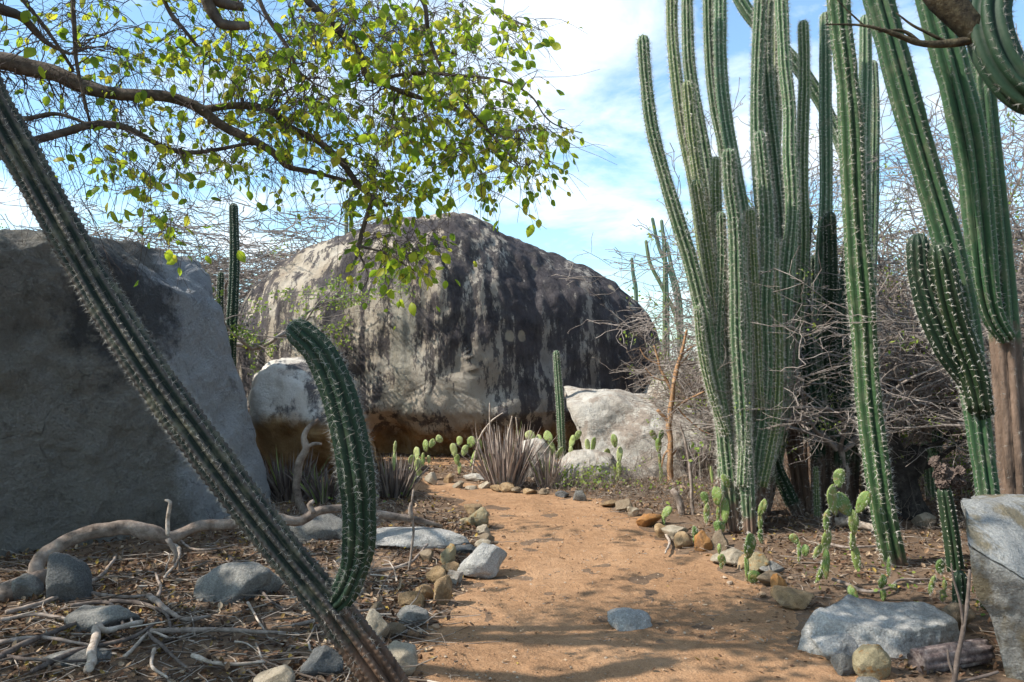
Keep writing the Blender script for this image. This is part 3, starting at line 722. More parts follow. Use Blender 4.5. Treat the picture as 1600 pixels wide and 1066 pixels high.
def stem(parent, pts, widths, Ys, mat, ribs=8, depth=0.3, bark=0.0, spine=0.03, spw=0.003, gap=0.036, per=8, solid=False, spmat='spine', twist=0.0, name='stem', cut=False, ring=0.055, label=None, scallop=0.0):
    """one ribbed cactus stem from base to tip; pts in photo pixels, widths in pixels, Ys depth at base and tip"""
    stem_no[0] += 1; seed = stem_no[0]
    rng = np.random.default_rng(seed)
    nP = len(pts)
    Yv = np.interp(np.linspace(0, 1, nP), np.linspace(0, 1, len(Ys)), Ys)
    wv = np.interp(np.linspace(0, 1, nP), np.linspace(0, 1, len(widths)), widths)
    A = np.array([[*at(x, y, Y), w/2*Y/FPX] for (x, y), Y, w in zip(pts, Yv, wv)])
    L0 = np.linalg.norm(np.diff(A[:, :3], axis=0), axis=1).sum()
    n = max(8, int(L0/ring))
    Q, L = catmull(A, n)
    # rounded crown: extra rings close to the tip
    rt = Q[-1, 3]
    s = np.linspace(0, L, n)
    if not cut:
        extra = L - rt*1.3*(1 - np.sin(np.linspace(0, np.pi/2, 7)))
        s = np.concatenate([s[s < L - rt*1.45], extra]); n = len(s)
        s0 = np.linspace(0, L, len(Q)); Q = np.stack([np.interp(s, s0, Q[:, c]) for c in range(4)], -1)
        x = np.clip((s - (L - rt*1.3))/(rt*1.3), 0, 1)
        Q[:, 3] *= np.maximum(np.sqrt(np.maximum(1 - x**2.4, 0)), 0.10)
    for i in range(n):
        q = Vector(Q[i, :3])
        Q[i, 3] *= 1 + 0.10*mnoise.noise(Vector((s[i]*1.6, seed, 0))) + 0.04*mnoise.noise(Vector((s[i]*7, seed, 5))) - 0.13*max(0, mnoise.noise(Vector((s[i]*2.3, seed*1.7, 9))) - 0.25)*2
        v = mnoise.noise_vector(Vector((s[i]*0.8, seed*3.3, 0)))
        Q[i, :3] += np.array(v)*rt*0.35*min(1, s[i]/0.3)
    P = Q[:, :3]; T, U, W = frames(P)
    sub = 6
    k = ribs*sub
    a = np.arange(k)*2*np.pi/k
    rb = np.abs(np.cos(ribs*a/2))
    prof = 1 - depth + depth*rb**0.85
    ang = a[None, :] + rng.uniform(0, 6.28) + twist*s[:, None]
    ring_ = U[:, None]*np.cos(ang)[..., None] + W[:, None]*np.sin(ang)[..., None]
    V = P[:, None] + ring_*(Q[:, 3][:, None]*prof[None])[..., None]
    if scallop:
        sc_ = scallop*np.cos(2*np.pi*s/gap)[:, None]*np.clip((rb-0.75)/0.25, 0, 1)[None]
        V = V + ring_*(Q[:, 3][:, None]*sc_)[..., None]
    V = V.reshape(-1, 3)
    i, j = np.meshgrid(np.arange(n-1), np.arange(k), indexing='ij'); j2 = (j+1) % k
    F = np.stack([i*k+j, i*k+j2, (i+1)*k+j2, (i+1)*k+j], -1).reshape(-1, 4)
    V = np.concatenate([V, P[-1:], P[:1]])
    jj = np.arange(k); j2 = (jj+1) % k
    cap = np.concatenate([np.stack([np.full(k, n*k), (n-1)*k+jj, (n-1)*k+j2], -1), np.stack([np.full(k, n*k+1), j2, jj], -1)])
    ribA = np.concatenate([np.tile(rb, n), [0.5, 0.5]])
    bkv = np.clip((bark*L + 0.12*L - s)/(0.24*L), 0, 1) if bark > 0 else np.zeros(n)
    bkA = np.concatenate([np.repeat(bkv, k), [0, 1]])
    loc = np.array(parent.location)
    o = put(name, mesh_np(name, V - loc, [F, cap], True, MAT[mat], {'rib': ribA, 'bark': bkA}), parent)
    if label: o['label'] = label
    if spine:
        ns = max(3, int(L/gap))
        base, nrm, tg, sd_ = [], [], [], []
        for r_ in range(ribs):
            tt = (np.arange(ns) + rng.uniform(0, 1))/ns
            tt = tt + rng.normal(0, 0.12/ns, ns)
            ss = np.clip(tt, 0, 1)*L
            if bark: ss = ss[rng.uniform(size=len(ss)) < np.interp(ss, s, 1 - 0.85*bkv)]
            Pp = np.stack([np.interp(ss, s, P[:, c]) for c in range(3)], -1)
            Rp = np.interp(ss, s, Q[:, 3])
            idx = np.clip(np.searchsorted(s, ss), 0, n-1)
            al = ang[idx, r_*sub]
            nv = U[idx]*np.cos(al)[:, None] + W[idx]*np.sin(al)[:, None]
            base.append(Pp + nv*Rp[:, None]*0.985); nrm.append(nv); tg.append(T[idx])
        base, nrm, tg = np.concatenate(base), np.concatenate(nrm), np.concatenate(tg)
        base, nrm, tg = [np.repeat(x, per, 0) for x in (base, nrm, tg)]
        m_ = len(base)
        bi = np.cross(nrm, tg)
        d = norm(nrm*rng.uniform(0.25, 1.0, (m_, 1)) + tg*rng.normal(0, 0.6, (m_, 1)) + bi*rng.normal(0, 0.7, (m_, 1)))
        ln = spine*rng.uniform(0.45, 1.25, m_)
        e1 = norm(np.cross(d, rng.normal(size=(m_, 3)))); e2 = np.cross(d, e1)
        Mx = np.stack([e1*spw, e2*spw, d*ln[:, None]], -1)
        TV, TF = (SPK_V, SPK_F) if solid else (FLT_V, FLT_F)
        V, Fs = stamp(TV, TF, Mx, base - loc)
        q = put('spines', mesh_np('spines', V, Fs, False, MAT[spmat]), o)
        q['kind'] = 'stuff'
    return o, Q
def cactus(label, base, group=None, name='columnar_cactus'):
    return root(name, Vector((base.x, base.y, gz(base.x, base.y))), label, 'cactus', group)

# the leaning cactus in front with its upturned arm
cf = cactus('old ribbed cactus leaning far left with one curved upright arm', gd(642, 1132))
stem(cf, [(648, 1150), (604, 1066), (562, 1008), (515, 948), (450, 872), (380, 783), (310, 685), (232, 572), (162, 462), (95, 345), (42, 250), (0, 175), (-45, 80), (-95, -30), (-130, -120)], [62, 61, 60, 57, 52], [3.5, 3.45, 3.5], 'cactus_old', 10, 0.42, 0.135, 0.026, 0.0016, 0.03, 7, True, 'spine_grey', 0.05, ring=0.0075, scallop=0.05)
stem(cf, [(508, 950), (534, 928), (552, 885), (559, 840), (559, 780), (553, 720), (541, 660), (523, 602), (498, 553), (472, 527), (450, 508)], [36, 45, 50, 54, 57, 58, 56, 54, 51, 47, 42], [3.48, 3.42, 3.42], 'cactus_dark', 10, 0.3, 0.012, 0.036, 0.0014, 0.028, 8, True, 'spine_grey', 0.0, 'arm', ring=0.01, scallop=0.03)

# tall clump right of the path
ca = cactus('tallest many-stemmed green cactus clump right of the path', gd(1160, 836))
A = [([(1148, 832), (1141, 760), (1129, 660), (1113, 580), (1099, 490), (1079, 410), (1058, 345), (1038, 280), (1018, 200), (1009, 120), (1005, 54)], [30, 30, 26, 22], (7.3, 7.1), 0.04),
     ([(1172, 838), (1168, 760), (1163, 680), (1158, 600), (1153, 520), (1152, 440), (1148, 350), (1140, 290), (1138, 232)], [26, 30, 27, 24], (7.2, 7.0), 0.03),
     ([(1178, 790), (1182, 720), (1192, 650), (1197, 560), (1194, 470), (1198, 400), (1196, 300), (1187, 203)], [26, 30, 28, 22], (7.3, 7.1), 0.0),
     ([(1180, 822), (1192, 745), (1210, 685), (1222, 600), (1225, 500), (1231, 420), (1238, 330), (1233, 240), (1233, 170), (1226, 90), (1221, -20), (1220, -70)], [30, 30, 24, 24], (7.5, 7.5), 0.12),
     ([(1150, 815), (1150, 700), (1136, 600), (1121, 500), (1101, 400), (1088, 300), (1068, 200), (1056, 110), (1051, 40), (1050, -60)], [28, 26, 23, 22], (7.5, 7.6), 0.05),
     ([(1162, 810), (1142, 600), (1126, 480), (1109, 380), (1096, 310), (1083, 230), (1073, 126)], [26, 26, 22], (7.45, 7.4), 0.04),
     ([(1166, 800), (1140, 620), (1126, 450), (1112, 320), (1098, 230), (1079, 120), (1075, 40), (1074, -60)], [26, 26, 20], (7.8, 7.9), 0.04),
     ([(1176, 800), (1176, 600), (1173, 480), (1168, 380), (1152, 280), (1136, 190), (1127, 100), (1125, -60)], [28, 26, 24], (7.7, 7.8), 0.04),
     ([(1184, 800), (1192, 600), (1201, 480), (1195, 380), (1185, 280), (1182, 180), (1184, 90), (1190, -60)], [28, 26, 23], (7.65, 7.7), 0.04),
     ([(1192, 800), (1207, 620), (1219, 480), (1222, 360), (1212, 260), (1200, 160), (1198, 60), (1206, -60)], [28, 26, 22], (7.8, 7.9), 0.04),
     ([(1152, 720), (1136, 560), (1128, 430), (1121, 340), (1119, 245)], [20, 24, 20], (7.4, 7.3), 0),
     ([(1134, 680), (1110, 605), (1097, 545), (1089, 478)], [14, 18, 15], (7.2, 7.1), 0),
     ([(1188, 640), (1181, 500), (1176, 400), (1173, 326)], [18, 20, 17], (7.2, 7.1), 0),
     ([(1130, 640), (1112, 450), (1097, 345), (1087, 280)], [20, 22, 20], (7.3, 7.2), 0),
     ([(1146, 740), (1128, 640), (1124, 540), (1129, 420), (1127, 330)], [20, 22, 19], (7.3, 7.2), 0),
     ([(1128, 775), (1127, 720), (1125, 665)], [14, 14, 12], (7.5, 7.5), 0.25),
     ([(1170, 800), (1160, 600), (1158, 460), (1150, 360), (1134, 250), (1115, 160), (1108, 60), (1106, -60)], [26, 25, 22], (8.0, 8.1), 0.05),
     ([(1186, 800), (1206, 600), (1212, 470), (1208, 380), (1205, 290), (1212, 200), (1214, 90), (1209, -60)], [26, 25, 22], (8.1, 8.2), 0.05),
     ([(1160, 760), (1164, 600), (1166, 500), (1160, 420), (1163, 350)], [22, 22, 19], (7.15, 7.1), 0),
     ([(1190, 760), (1212, 640), (1214, 520), (1208, 430), (1210, 370)], [22, 22, 19], (7.25, 7.2), 0),
     ([(1196, 790), (1228, 640), (1246, 500), (1256, 380), (1254, 250), (1258, 120), (1256, 30)], [24, 24, 20], (8.2, 8.3), 0.05)]
for pts, w, Y, bk in A: stem(ca, pts, [x*0.84 for x in w], Y, 'cactus', 9, 0.4, max(bk, 0.07 if pts[0][1] > 770 else 0), 0.042, 0.0024, per=10)
# darker clump behind it
cb = cactus('dark shaded cactus clump with brown trunks behind the tallest clump', gd(1285, 812))
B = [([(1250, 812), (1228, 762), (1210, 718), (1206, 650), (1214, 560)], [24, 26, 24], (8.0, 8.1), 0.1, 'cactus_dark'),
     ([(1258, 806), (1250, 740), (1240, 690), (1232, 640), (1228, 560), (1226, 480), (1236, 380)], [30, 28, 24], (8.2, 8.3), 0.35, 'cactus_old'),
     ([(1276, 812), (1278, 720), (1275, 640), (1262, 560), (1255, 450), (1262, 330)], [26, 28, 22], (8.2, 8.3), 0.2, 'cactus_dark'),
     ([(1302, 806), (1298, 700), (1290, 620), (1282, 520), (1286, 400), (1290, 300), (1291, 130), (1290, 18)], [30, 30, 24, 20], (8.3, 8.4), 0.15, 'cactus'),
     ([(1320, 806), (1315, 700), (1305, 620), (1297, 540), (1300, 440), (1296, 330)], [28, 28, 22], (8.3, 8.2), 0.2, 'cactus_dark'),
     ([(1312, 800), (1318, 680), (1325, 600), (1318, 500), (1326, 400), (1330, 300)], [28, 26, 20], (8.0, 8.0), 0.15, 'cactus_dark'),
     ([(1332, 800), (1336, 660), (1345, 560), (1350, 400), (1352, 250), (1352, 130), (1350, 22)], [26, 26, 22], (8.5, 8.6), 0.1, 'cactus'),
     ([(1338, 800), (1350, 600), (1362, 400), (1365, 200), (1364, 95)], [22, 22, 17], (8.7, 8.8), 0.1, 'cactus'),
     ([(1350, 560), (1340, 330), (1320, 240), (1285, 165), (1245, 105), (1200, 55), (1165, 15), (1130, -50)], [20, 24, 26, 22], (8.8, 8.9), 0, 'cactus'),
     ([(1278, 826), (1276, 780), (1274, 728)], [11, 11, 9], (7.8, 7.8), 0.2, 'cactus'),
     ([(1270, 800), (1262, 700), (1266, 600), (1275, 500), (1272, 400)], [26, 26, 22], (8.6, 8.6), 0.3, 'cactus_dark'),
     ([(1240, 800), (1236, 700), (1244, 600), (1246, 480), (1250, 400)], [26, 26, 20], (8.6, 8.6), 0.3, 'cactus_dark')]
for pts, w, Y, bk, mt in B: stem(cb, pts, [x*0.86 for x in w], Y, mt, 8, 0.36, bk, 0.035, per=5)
# single column
cc = cactus('single tall leaning cactus column in front of the dark clump', gd(1398, 885))
stem(cc, [(1400, 892), (1380, 805), (1367, 700), (1358, 620), (1351, 540), (1344, 460), (1338, 380), (1333, 290), (1328, 200), (1320, 110), (1312, 40), (1305, -60)], [38, 38, 38, 36, 34], (6.15, 6.0), 'cactus_mid', 8, 0.42, 0.03, 0.042, 0.0026, per=9)
# right hand cactus with two thick arms
cd = cactus('thick dark green cactus with two blunt side arms at the right', gd(1550, 950))
stem(cd, [(1550, 950), (1545, 790), (1534, 690), (1522, 600), (1505, 490), (1482, 385), (1454, 290), (1412, 150), (1371, 0), (1355, -60)], [32, 36, 42, 44, 44, 42], (5.1, 5.0), 'cactus_mid', 9, 0.38, 0.0, 0.032, 0.0025, per=7, spmat='spine_grey')
stem(cd, [(1536, 650), (1515, 597), (1480, 548), (1452, 488), (1436, 428), (1434, 368)], [34, 40, 42, 38], (5.05, 4.9), 'cactus_dark', 10, 0.28, 0, 0.028, 0.0025, gap=0.036, per=7, spmat='spine', name='arm')
stem(cd, [(1532, 640), (1518, 575), (1495, 512), (1480, 452), (1467, 376)], [38, 44, 46, 42], (5.0, 4.85), 'cactus_dark', 10, 0.28, 0, 0.028, 0.0025, gap=0.036, per=7, spmat='spine', name='arm')
ce = cactus('cactus with a brown bark trunk and long upright arm at the right edge', gd(1592, 935))
stem(ce, [(1592, 938), (1586, 800), (1579, 680), (1573, 560), (1566, 450), (1556, 340), (1543, 220), (1530, 110), (1520, 30), (1512, -60)], [50, 48, 46, 40, 34, 32], (5.5, 5.5), 'cactus_mid', 8, 0.3, 0.42, 0.026, 0.0018, spmat='spine_grey')
stem(ce, [(1574, 530), (1554, 494), (1541, 440), (1529, 350), (1511, 230), (1485, 110), (1460, 20), (1446, -60)], [26, 40, 48, 50, 50], (5.4, 5.2), 'cactus_mid', 9, 0.4, 0, 0.032, 0.0025, per=7, spmat='spine_grey', name='arm')
# cactus hanging in from beyond the right edge
ch = cactus('dark cactus arching in from above the top right corner', Vector((4.2, 3.9, 0)))
stem(ch, [(2150, 1075), (2140, 800), (2090, 500), (1990, 200), (1860, 10), (1720, -80), (1590, -60)], [60, 56, 54], (3.9, 3.75), 'cactus_old', 7, 0.2, 0.8, 0.02, cut=True)
stem(ch, [(1640, -75), (1575, -40), (1545, 10), (1552, 70), (1585, 125), (1640, 165)], [50, 62, 66, 60], (3.75, 3.6), 'cactus_dark', 8, 0.34, 0, 0.028, 0.0015, solid=True, spmat='spine_grey', name='arm', ring=0.03)
G = Geo()
for pts in ([((1700, -120), 26), ((1560, -190), 26), ((1450, -130), 25), ((1452, -40), 25), ((1498, 26), 23), ((1536, 66), 18), ((1550, 90), 8)], [((1536, 58), 8), ((1500, 66), 7), ((1440, 68), 5), ((1395, 52), 3.5), ((1350, 40), 2), ((1290, 38), 1.2)], [((1440, 68), 3), ((1410, 48), 2.5), ((1372, 50), 1.2)], [((1350, 40), 1.5), ((1320, 12), 1), ((1300, -10), 0.8)], [((1480, 66), 2.5), ((1430, 42), 2), ((1400, 20), 1)]):
    (V, F), _ = limb([(at(x, y, 3.7), w*3.7/FPX) for (x, y), w in pts], k=10, rough=0.08, wob=0.15)
    G.add(V, F)
m = M('mossy_dark_bark', 0.95, 0.1); m.col(m.ramp(m.noise(16, 7, 0.7), [(0.35, (0.03, 0.025, 0.02)), (0.55, (0.085, 0.07, 0.045)), (0.72, (0.17, 0.15, 0.09))])); m.bump(m.noise(30, 6, 0.7), 0.9, 0.02); MAT['mossbark'] = m.m
G.build('dead_limb', MAT['mossbark'], ch)
# small ones
c1 = cactus('short cut-off cactus stem topped with dead brown flower heads', gd(1492, 894))
stem(c1, [(1494, 898), (1484, 825), (1474, 760)], [26, 26, 22], (5.95, 5.95), 'cactus_dark', 8, 0.28, 0, 0.015)
G = Geo(); rng = np.random.default_rng(5)
for (x, y, r_) in ((1468, 735, 13), (1484, 745, 12), (1496, 752, 12), (1474, 752, 12), (1462, 722, 9), (1500, 738, 8)):
    V = stone_verts(r_*2*5.95/FPX, r_*2*5.95/FPX, r_*2.2*5.95/FPX, int(x), 6); V = V*(1 + rng.normal(0, 0.12, (len(V), 1))); G.add(V + np.array(at(x, y, 5.95)), [ICO_F])
m = M('dead_flower_brown', 0.95, 0.1); m.col(m.ramp(m.noise(40, 4), [(0.35, (0.05, 0.035, 0.03)), (0.65, (0.16, 0.12, 0.1))])); MAT['dead'] = m.m
G.build('dead_flower_heads', MAT['dead'], c1, smooth=False)
c2 = cactus('stubby dark cactus squeezed against the right foreground rock', gd(1502, 962))
stem(c2, [(1503, 968), (1501, 930), (1500, 892)], [24, 24, 20], (4.95, 4.95), 'cactus_dark', 8, 0.28, 0, 0.015)
c3 = cactus('lone thin green cactus in front of the giant boulder', gd(879, 735))
stem(c3, [(880, 735), (878, 690), (876, 640), (873, 600), (869, 548)], [11, 12, 12.5, 12, 10], (11.8, 11.7), 'cactus', 8, 0.28, 0, 0.03)
c4 = cactus('distant cactus group on the horizon right of the giant boulder', Vector((at(1040, 500, 22).x, 22, 0)))
for pts in ([(1062, 640), (1060, 500), (1050, 435), (1030, 388), (1019, 340)], [(1044, 640), (1042, 460), (1038, 390), (1033, 343)], [(1038, 640), (1038, 480), (1039, 372)], [(1070, 640), (1060, 510), (1038, 455), (1016, 412), (1009, 375)], [(1066, 640), (1064, 480), (1050, 420), (1041, 378)], [(996, 640), (994, 470), (989, 430), (987, 402)]):
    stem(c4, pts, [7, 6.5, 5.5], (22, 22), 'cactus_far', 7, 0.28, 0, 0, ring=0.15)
c5 = cactus('pair of dark cactus columns behind the big grey boulder', Vector((at(358, 600, 11.6).x, 11.6, 0)))
stem(c5, [(358, 720), (360, 600), (363, 500), (367, 400), (366, 318)], [16, 17, 14], (11.6, 11.6), 'cactus_dark', 8, 0.28, 0, 0.03)
stem(c5, [(348, 720), (346, 600), (345, 500), (346, 425)], [12, 12, 10], (11.9, 11.9), 'cactus_dark', 8, 0.28, 0, 0.03)
c6 = cactus('two thin cactus tips showing above the top of the giant boulder', Vector((at(545, 500, 20).x, 20, 0)))
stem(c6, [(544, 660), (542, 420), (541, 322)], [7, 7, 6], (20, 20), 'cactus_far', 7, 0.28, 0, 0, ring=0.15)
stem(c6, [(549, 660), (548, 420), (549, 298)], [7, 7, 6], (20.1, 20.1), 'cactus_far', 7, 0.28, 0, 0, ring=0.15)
c7 = cactus('small cactus pair in the thicket behind the cut-off stem', gd(1458, 782))
stem(c7, [(1456, 786), (1450, 725), (1442, 690)], [15, 15, 12], (9.0, 9.0), 'cactus', 8, 0.28, 0.1, 0.02)
stem(c7, [(1462, 786), (1463, 700), (1466, 620)], [15, 15, 12], (9.1, 9.1), 'cactus_dark', 8, 0.28, 0.2, 0.02)
# dead cactus log on the ground
lg = root('fallen_log', Vector((gd(1470, 1045).x, gd(1470, 1045).y, 0)), 'short dead ribbed log lying under the right foreground rock', 'log')
Yl = gy(1048)
V = []
A_ = [(at(1432, 1026, Yl), 0.062), (at(1470, 1020, Yl+0.05), 0.064), (at(1540, 1008, Yl+0.12), 0.06)]
Q, L = catmull(np.array([[*p, r_] for p, r_ in A_]), 16)
Q[:, 2] = Q[:, 2] - Q[0, 2] + 0.045
T, U, W = frames(Q[:, :3]); k = 48; a = np.arange(k)*2*np.pi/k
prof = 0.8 + 0.25*np.abs(np.cos(4*a))
V = Q[:, None, :3] + (U[:, None]*np.cos(a)[None, :, None] + W[:, None]*np.sin(a)[None, :, None])*(Q[:, 3][:, None]*prof[None])[..., None]
i, j = np.meshgrid(np.arange(15), np.arange(k), indexing='ij'); j2 = (j+1) % k
F = np.stack([i*k+j, i*k+j2, (i+1)*k+j2, (i+1)*k+j], -1).reshape(-1, 4)
V = np.concatenate([V.reshape(-1, 3), Q[:1, :3] + [[0.03, 0, 0]], Q[-1:, :3]])
jj = np.arange(k); j2 = (jj+1) % k
cap = np.concatenate([np.stack([np.full(k, 16*k), j2, jj], -1), np.stack([np.full(k, 16*k+1), 15*k+jj, 15*k+j2], -1)])
m = M('dead_cactus_wood', 0.95, 0.1); m.col(m.ramp(m.noise(25, 6, 0.7), [(0.35, (0.07, 0.05, 0.05)), (0.55, (0.2, 0.155, 0.14)), (0.72, (0.33, 0.28, 0.25))])); m.bump(m.noise(40, 6, 0.7), 0.9, 0.012); MAT['deadcactus'] = m.m
put('wood', mesh_np('wood', V - np.array(lg.location), [F, cap], True, MAT['deadcactus']), lg)

# ------------------------------------------------------------------ prickly pears
def pad_mat(name, a, b, c, brown):
    m = M(name, 0.5, 0.35)
    oi = m.nodes.new('ShaderNodeObjectInfo')
    tco = m.nodes.new('ShaderNodeTexCoord')
    col = m.ramp(oi.outputs['Random'], [(0.0, a), (0.5, b), (1.0, c)])
    dots = m.voro(9.0, tco.outputs['Object'])
    col = m.mix(m.ramp(dots, [(0.12, 0.9), (0.24, 0.0)]), col, (0.45, 0.4, 0.28))
    col = m.mix(m.ramp(m.noise(18, 6, 0.7), [(0.52, 0.0), (0.62, brown)]), col, (0.3, 0.22, 0.08)); m.col(col)
    m.bump(m.math('MULTIPLY', dots, -1.0), 0.2, 0.006)
    m.translucent(col, 0.12); return m.m
MAT['pad'] = pad_mat('prickly_pear_pad', (0.085, 0.15, 0.035), (0.15, 0.23, 0.055), (0.24, 0.3, 0.085), 0.85)
MAT['pad_pale'] = pad_mat('yellow_green_pad', (0.22, 0.31, 0.08), (0.33, 0.41, 0.13), (0.42, 0.47, 0.19), 0.5)
def pad_mesh(seed):
    nth, nr = 22, 9
    V, F = [], []
    ph = np.linspace(-np.pi/2, np.pi/2, 11)
    off = seed*3.7
    for p_ in ph[1:-1]:
        for t in range(nth):
            a = 2*np.pi*t/nth
            z = -math.cos(a); s_ = (z+1)/2
            wdt = math.sin(a)*(0.72 + 0.38*s_)           # egg outline, wide end up
            u_ = math.cos(p_)**0.8
            bend = 0.05*math.sin(off)*(z*z) + 0.04*mnoise.noise(Vector((wdt*1.5, z*1.5, off)))
            wv = 1 + 0.06*mnoise.noise(Vector((math.cos(a)*1.3, math.sin(a)*1.3, off)))
            V.append((wdt*u_*0.5*wv, 0.085*math.sin(p_) + bend, z*u_*0.5*wv))
    V += [(0, -0.085, 0), (0, 0.085, 0)]
    V = np.array(V); V[:, 2] += 0.46
    r_ = len(ph) - 2; k = nth
    i, j = np.meshgrid(np.arange(r_-1), np.arange(k), indexing='ij'); j2 = (j+1) % k
    F = np.stack([i*k+j, i*k+j2, (i+1)*k+j2, (i+1)*k+j], -1).reshape(-1, 4)
    jj = np.arange(k); j2 = (jj+1) % k
    cap = np.concatenate([np.stack([np.full(k, r_*k), j2, jj], -1), np.stack([np.full(k, r_*k+1), (r_-1)*k+jj, (r_-1)*k+j2], -1)])
    return V, [F, cap]
PADS = {}
for mt in ('pad', 'pad_pale'):
    PADS[mt] = []
    for s_ in range(5):
        V, F = pad_mesh(s_); rg = np.random.default_rng(s_)
        pick = rg.choice(len(V)-2, 60, replace=False); base_ = np.repeat(V[pick], 4, 0)
        d_ = norm(np.stack([rg.normal(0, 0.6, 240) + base_[:, 0]*1.5, np.sign(base_[:, 1] + 1e-4)*rg.uniform(0.4, 1.2, 240), rg.normal(0, 0.6, 240)], -1))
        e_ = norm(np.cross(d_, rg.normal(size=(240, 3)))); Mx = np.stack([e_*0.012, np.cross(d_, e_)*0.012, d_*rg.uniform(0.06, 0.16, (240, 1))], -1)
        V2, F2 = stamp(FLT_V, FLT_F, Mx, base_)
        n0 = sum(len(f) for f in F)
        me = mesh_np('pad', np.concatenate([V, V2]), F + [F2[0] + len(V)], True, MAT[mt]); me.materials.append(MAT['spine'])
        me.polygons.foreach_set('material_index', np.concatenate([np.zeros(n0, dtype=np.int32), np.ones(240, dtype=np.int32)]))
        PADS[mt].append(me)
def pear(label, base, pads, mt='pad', seed=0):
    """pads: (centre px, centre py, width, height, lean in degrees clockwise)"""
    b = gd(*base); Y = b.y
    r_ = root('prickly_pear', Vector((b.x, Y, gz(b.x, Y) - 0.01)), label, 'prickly pear', 'prickly pears')
    rng = random.Random(seed + base[0])
    for (x, y, w, h, ang) in pads:
        W, Hh = w*Y/FPX*1.12, h*Y/FPX*1.08
        p_ = at(x, y, Y + rng.uniform(-0.05, 0.05)) - r_.location
        o = put('pad', rng.choice(PADS[mt]), r_)
        a = R(ang)
        yaw = rng.uniform(-0.7, 0.7) if w > 7 else rng.uniform(-0.3, 0.3)
        wide = W/max(0.6, math.cos(yaw))
        rot = Matrix.Rotation(a, 3, 'Y') @ Matrix.Rotation(yaw, 3, 'Z') @ Matrix.Rotation(rng.uniform(-0.2, 0.2), 3, 'X')
        o.matrix_basis = Matrix.Translation(p_ - rot @ Vector((0, 0, Hh*0.46))) @ rot.to_4x4() @ Matrix.Diagonal((wide, max(0.045, min(wide, Hh))*1.6 if False else max(0.16, min(wide, Hh)), Hh, 1))
    return r_
pear('tall prickly pear with stacked bright pads before the leaning column', (1291, 918), [(1311, 747, 20, 28, 12), (1301, 781, 23, 46, -10), (1318, 788, 25, 40, -35), (1291, 814, 12, 36, 6), (1291, 846, 17, 38, 0), (1291, 882, 10, 44, 0), (1284, 892, 9, 50, 14), (1277, 862, 10, 24, 22)])
pear('dull prickly pear with one raised oval pad beside the leaning column', (1338, 893), [(1348, 785, 17, 36, 25), (1334, 817, 16, 38, -5), (1333, 847, 12, 26, 0), (1338, 874, 14, 42, -5)])
pear('tiny three-pad prickly pear in front of the clump shade', (1250, 882), [(1241, 842, 12, 17, -35), (1249, 864, 6, 34, 0), (1258, 861, 10, 18, 5)])
pear('brown-blotched single big pad on a thin stem among the right border stones', (1168, 908), [(1172, 854, 20, 38, 6), (1167, 888, 7, 42, -3), (1178, 902, 20, 20, 20)])
pear('slender prickly pear at the foot of the tallest cactus clump', (1189, 848), [(1191, 794, 11, 27, 20), (1188, 817, 8, 27, 0), (1188, 838, 9, 22, 0)])
pear('spreading prickly pear left of the tallest cactus clump', (1122, 836), [(1120, 775, 13, 28, 0), (1135, 752, 12, 22, -30), (1101, 778, 11, 20, -10), (1104, 802, 10, 30, 5), (1133, 798, 12, 38, 0), (1122, 803, 6, 32, 0), (1124, 824, 15, 20, 0), (1140, 738, 6, 22, 15), (1112, 742, 5, 26, -5)])
pear('dark thin prickly pear with two ear-like pads before the pale boulder', (1033, 756), [(1021, 680, 10, 17, -25), (1033, 680, 8, 17, 12), (1029, 696, 9, 22, 0), (1031, 720, 5, 32, 0), (1033, 744, 6, 24, 0)])
pear('upright prickly pear at the right end of the far border', (966, 756), [(960, 689, 10, 20, -10), (968, 711, 9, 24, 5), (967, 733, 8, 24, 0), (957, 734, 9, 18, -15), (965, 750, 7, 14, 0)], 'pad_pale')
pear('pale prickly pear growing on the low white rock', (918, 748), [(903, 680, 10, 15, 30), (894, 690, 8, 20, 15), (918, 696, 8, 20, -5), (927, 696, 8, 24, 10), (909, 711, 12, 16, 0), (921, 720, 8, 24, 0), (949, 707, 13, 9, 70), (918, 740, 8, 20, 0), (892, 706, 7, 16, 0), (935, 715, 8, 12, 60)], 'pad_pale')
pear('prickly pear with wing-like pads behind the small dry aloe', (844, 742), [(829, 681, 14, 17, -50), (841, 691, 11, 22, 5), (856, 682, 17, 13, 60), (862, 701, 11, 24, -15), (874, 709, 9, 20, 25), (836, 729, 8, 18, -20), (848, 715, 9, 22, 5), (846, 733, 8, 20, 0)], 'pad_pale')
pear('bright prickly pear just left of the big dry aloe', (722, 744), [(718, 689, 10, 14, 15), (709, 703, 11, 20, -5), (736, 691, 13, 17, 25), (726, 704, 10, 17, 20), (749, 696, 9, 22, 0), (714, 718, 9, 16, 0), (718, 732, 6, 18, 0), (740, 716, 7, 26, 20)], 'pad_pale')
pear('leftmost bright prickly pear before the giant boulder foot', (656, 748), [(686, 686, 13, 10, 62), (675, 693, 9, 14, 25), (665, 697, 9, 18, 0), (651, 709, 10, 20, -5), (653, 728, 12, 24, 5), (643, 719, 9, 15, 20), (670, 718, 6, 13, 0), (661, 718, 6, 20, 0), (656, 742, 8, 14, 0), (644, 735, 12, 8, 40)], 'pad_pale')
pear('small prickly pear beside the cut-off cactus stem', (1456, 938), [(1469, 885, 16, 22, 5), (1456, 913, 9, 30, 10), (1474, 931, 11, 18, 0), (1476, 914, 7, 16, 0)])
pear('low prickly pear behind the broad flat rock', (1380, 938), [(1379, 910, 12, 22, 10), (1388, 885, 5, 28, 4), (1380, 930, 9, 18, 0), (1398, 918, 12, 10, 60)])
pear('little green pads near the ground left of the broad flat rock', (1330, 938), [(1332, 926, 20, 13, 70), (1326, 934, 9, 10, 0)])
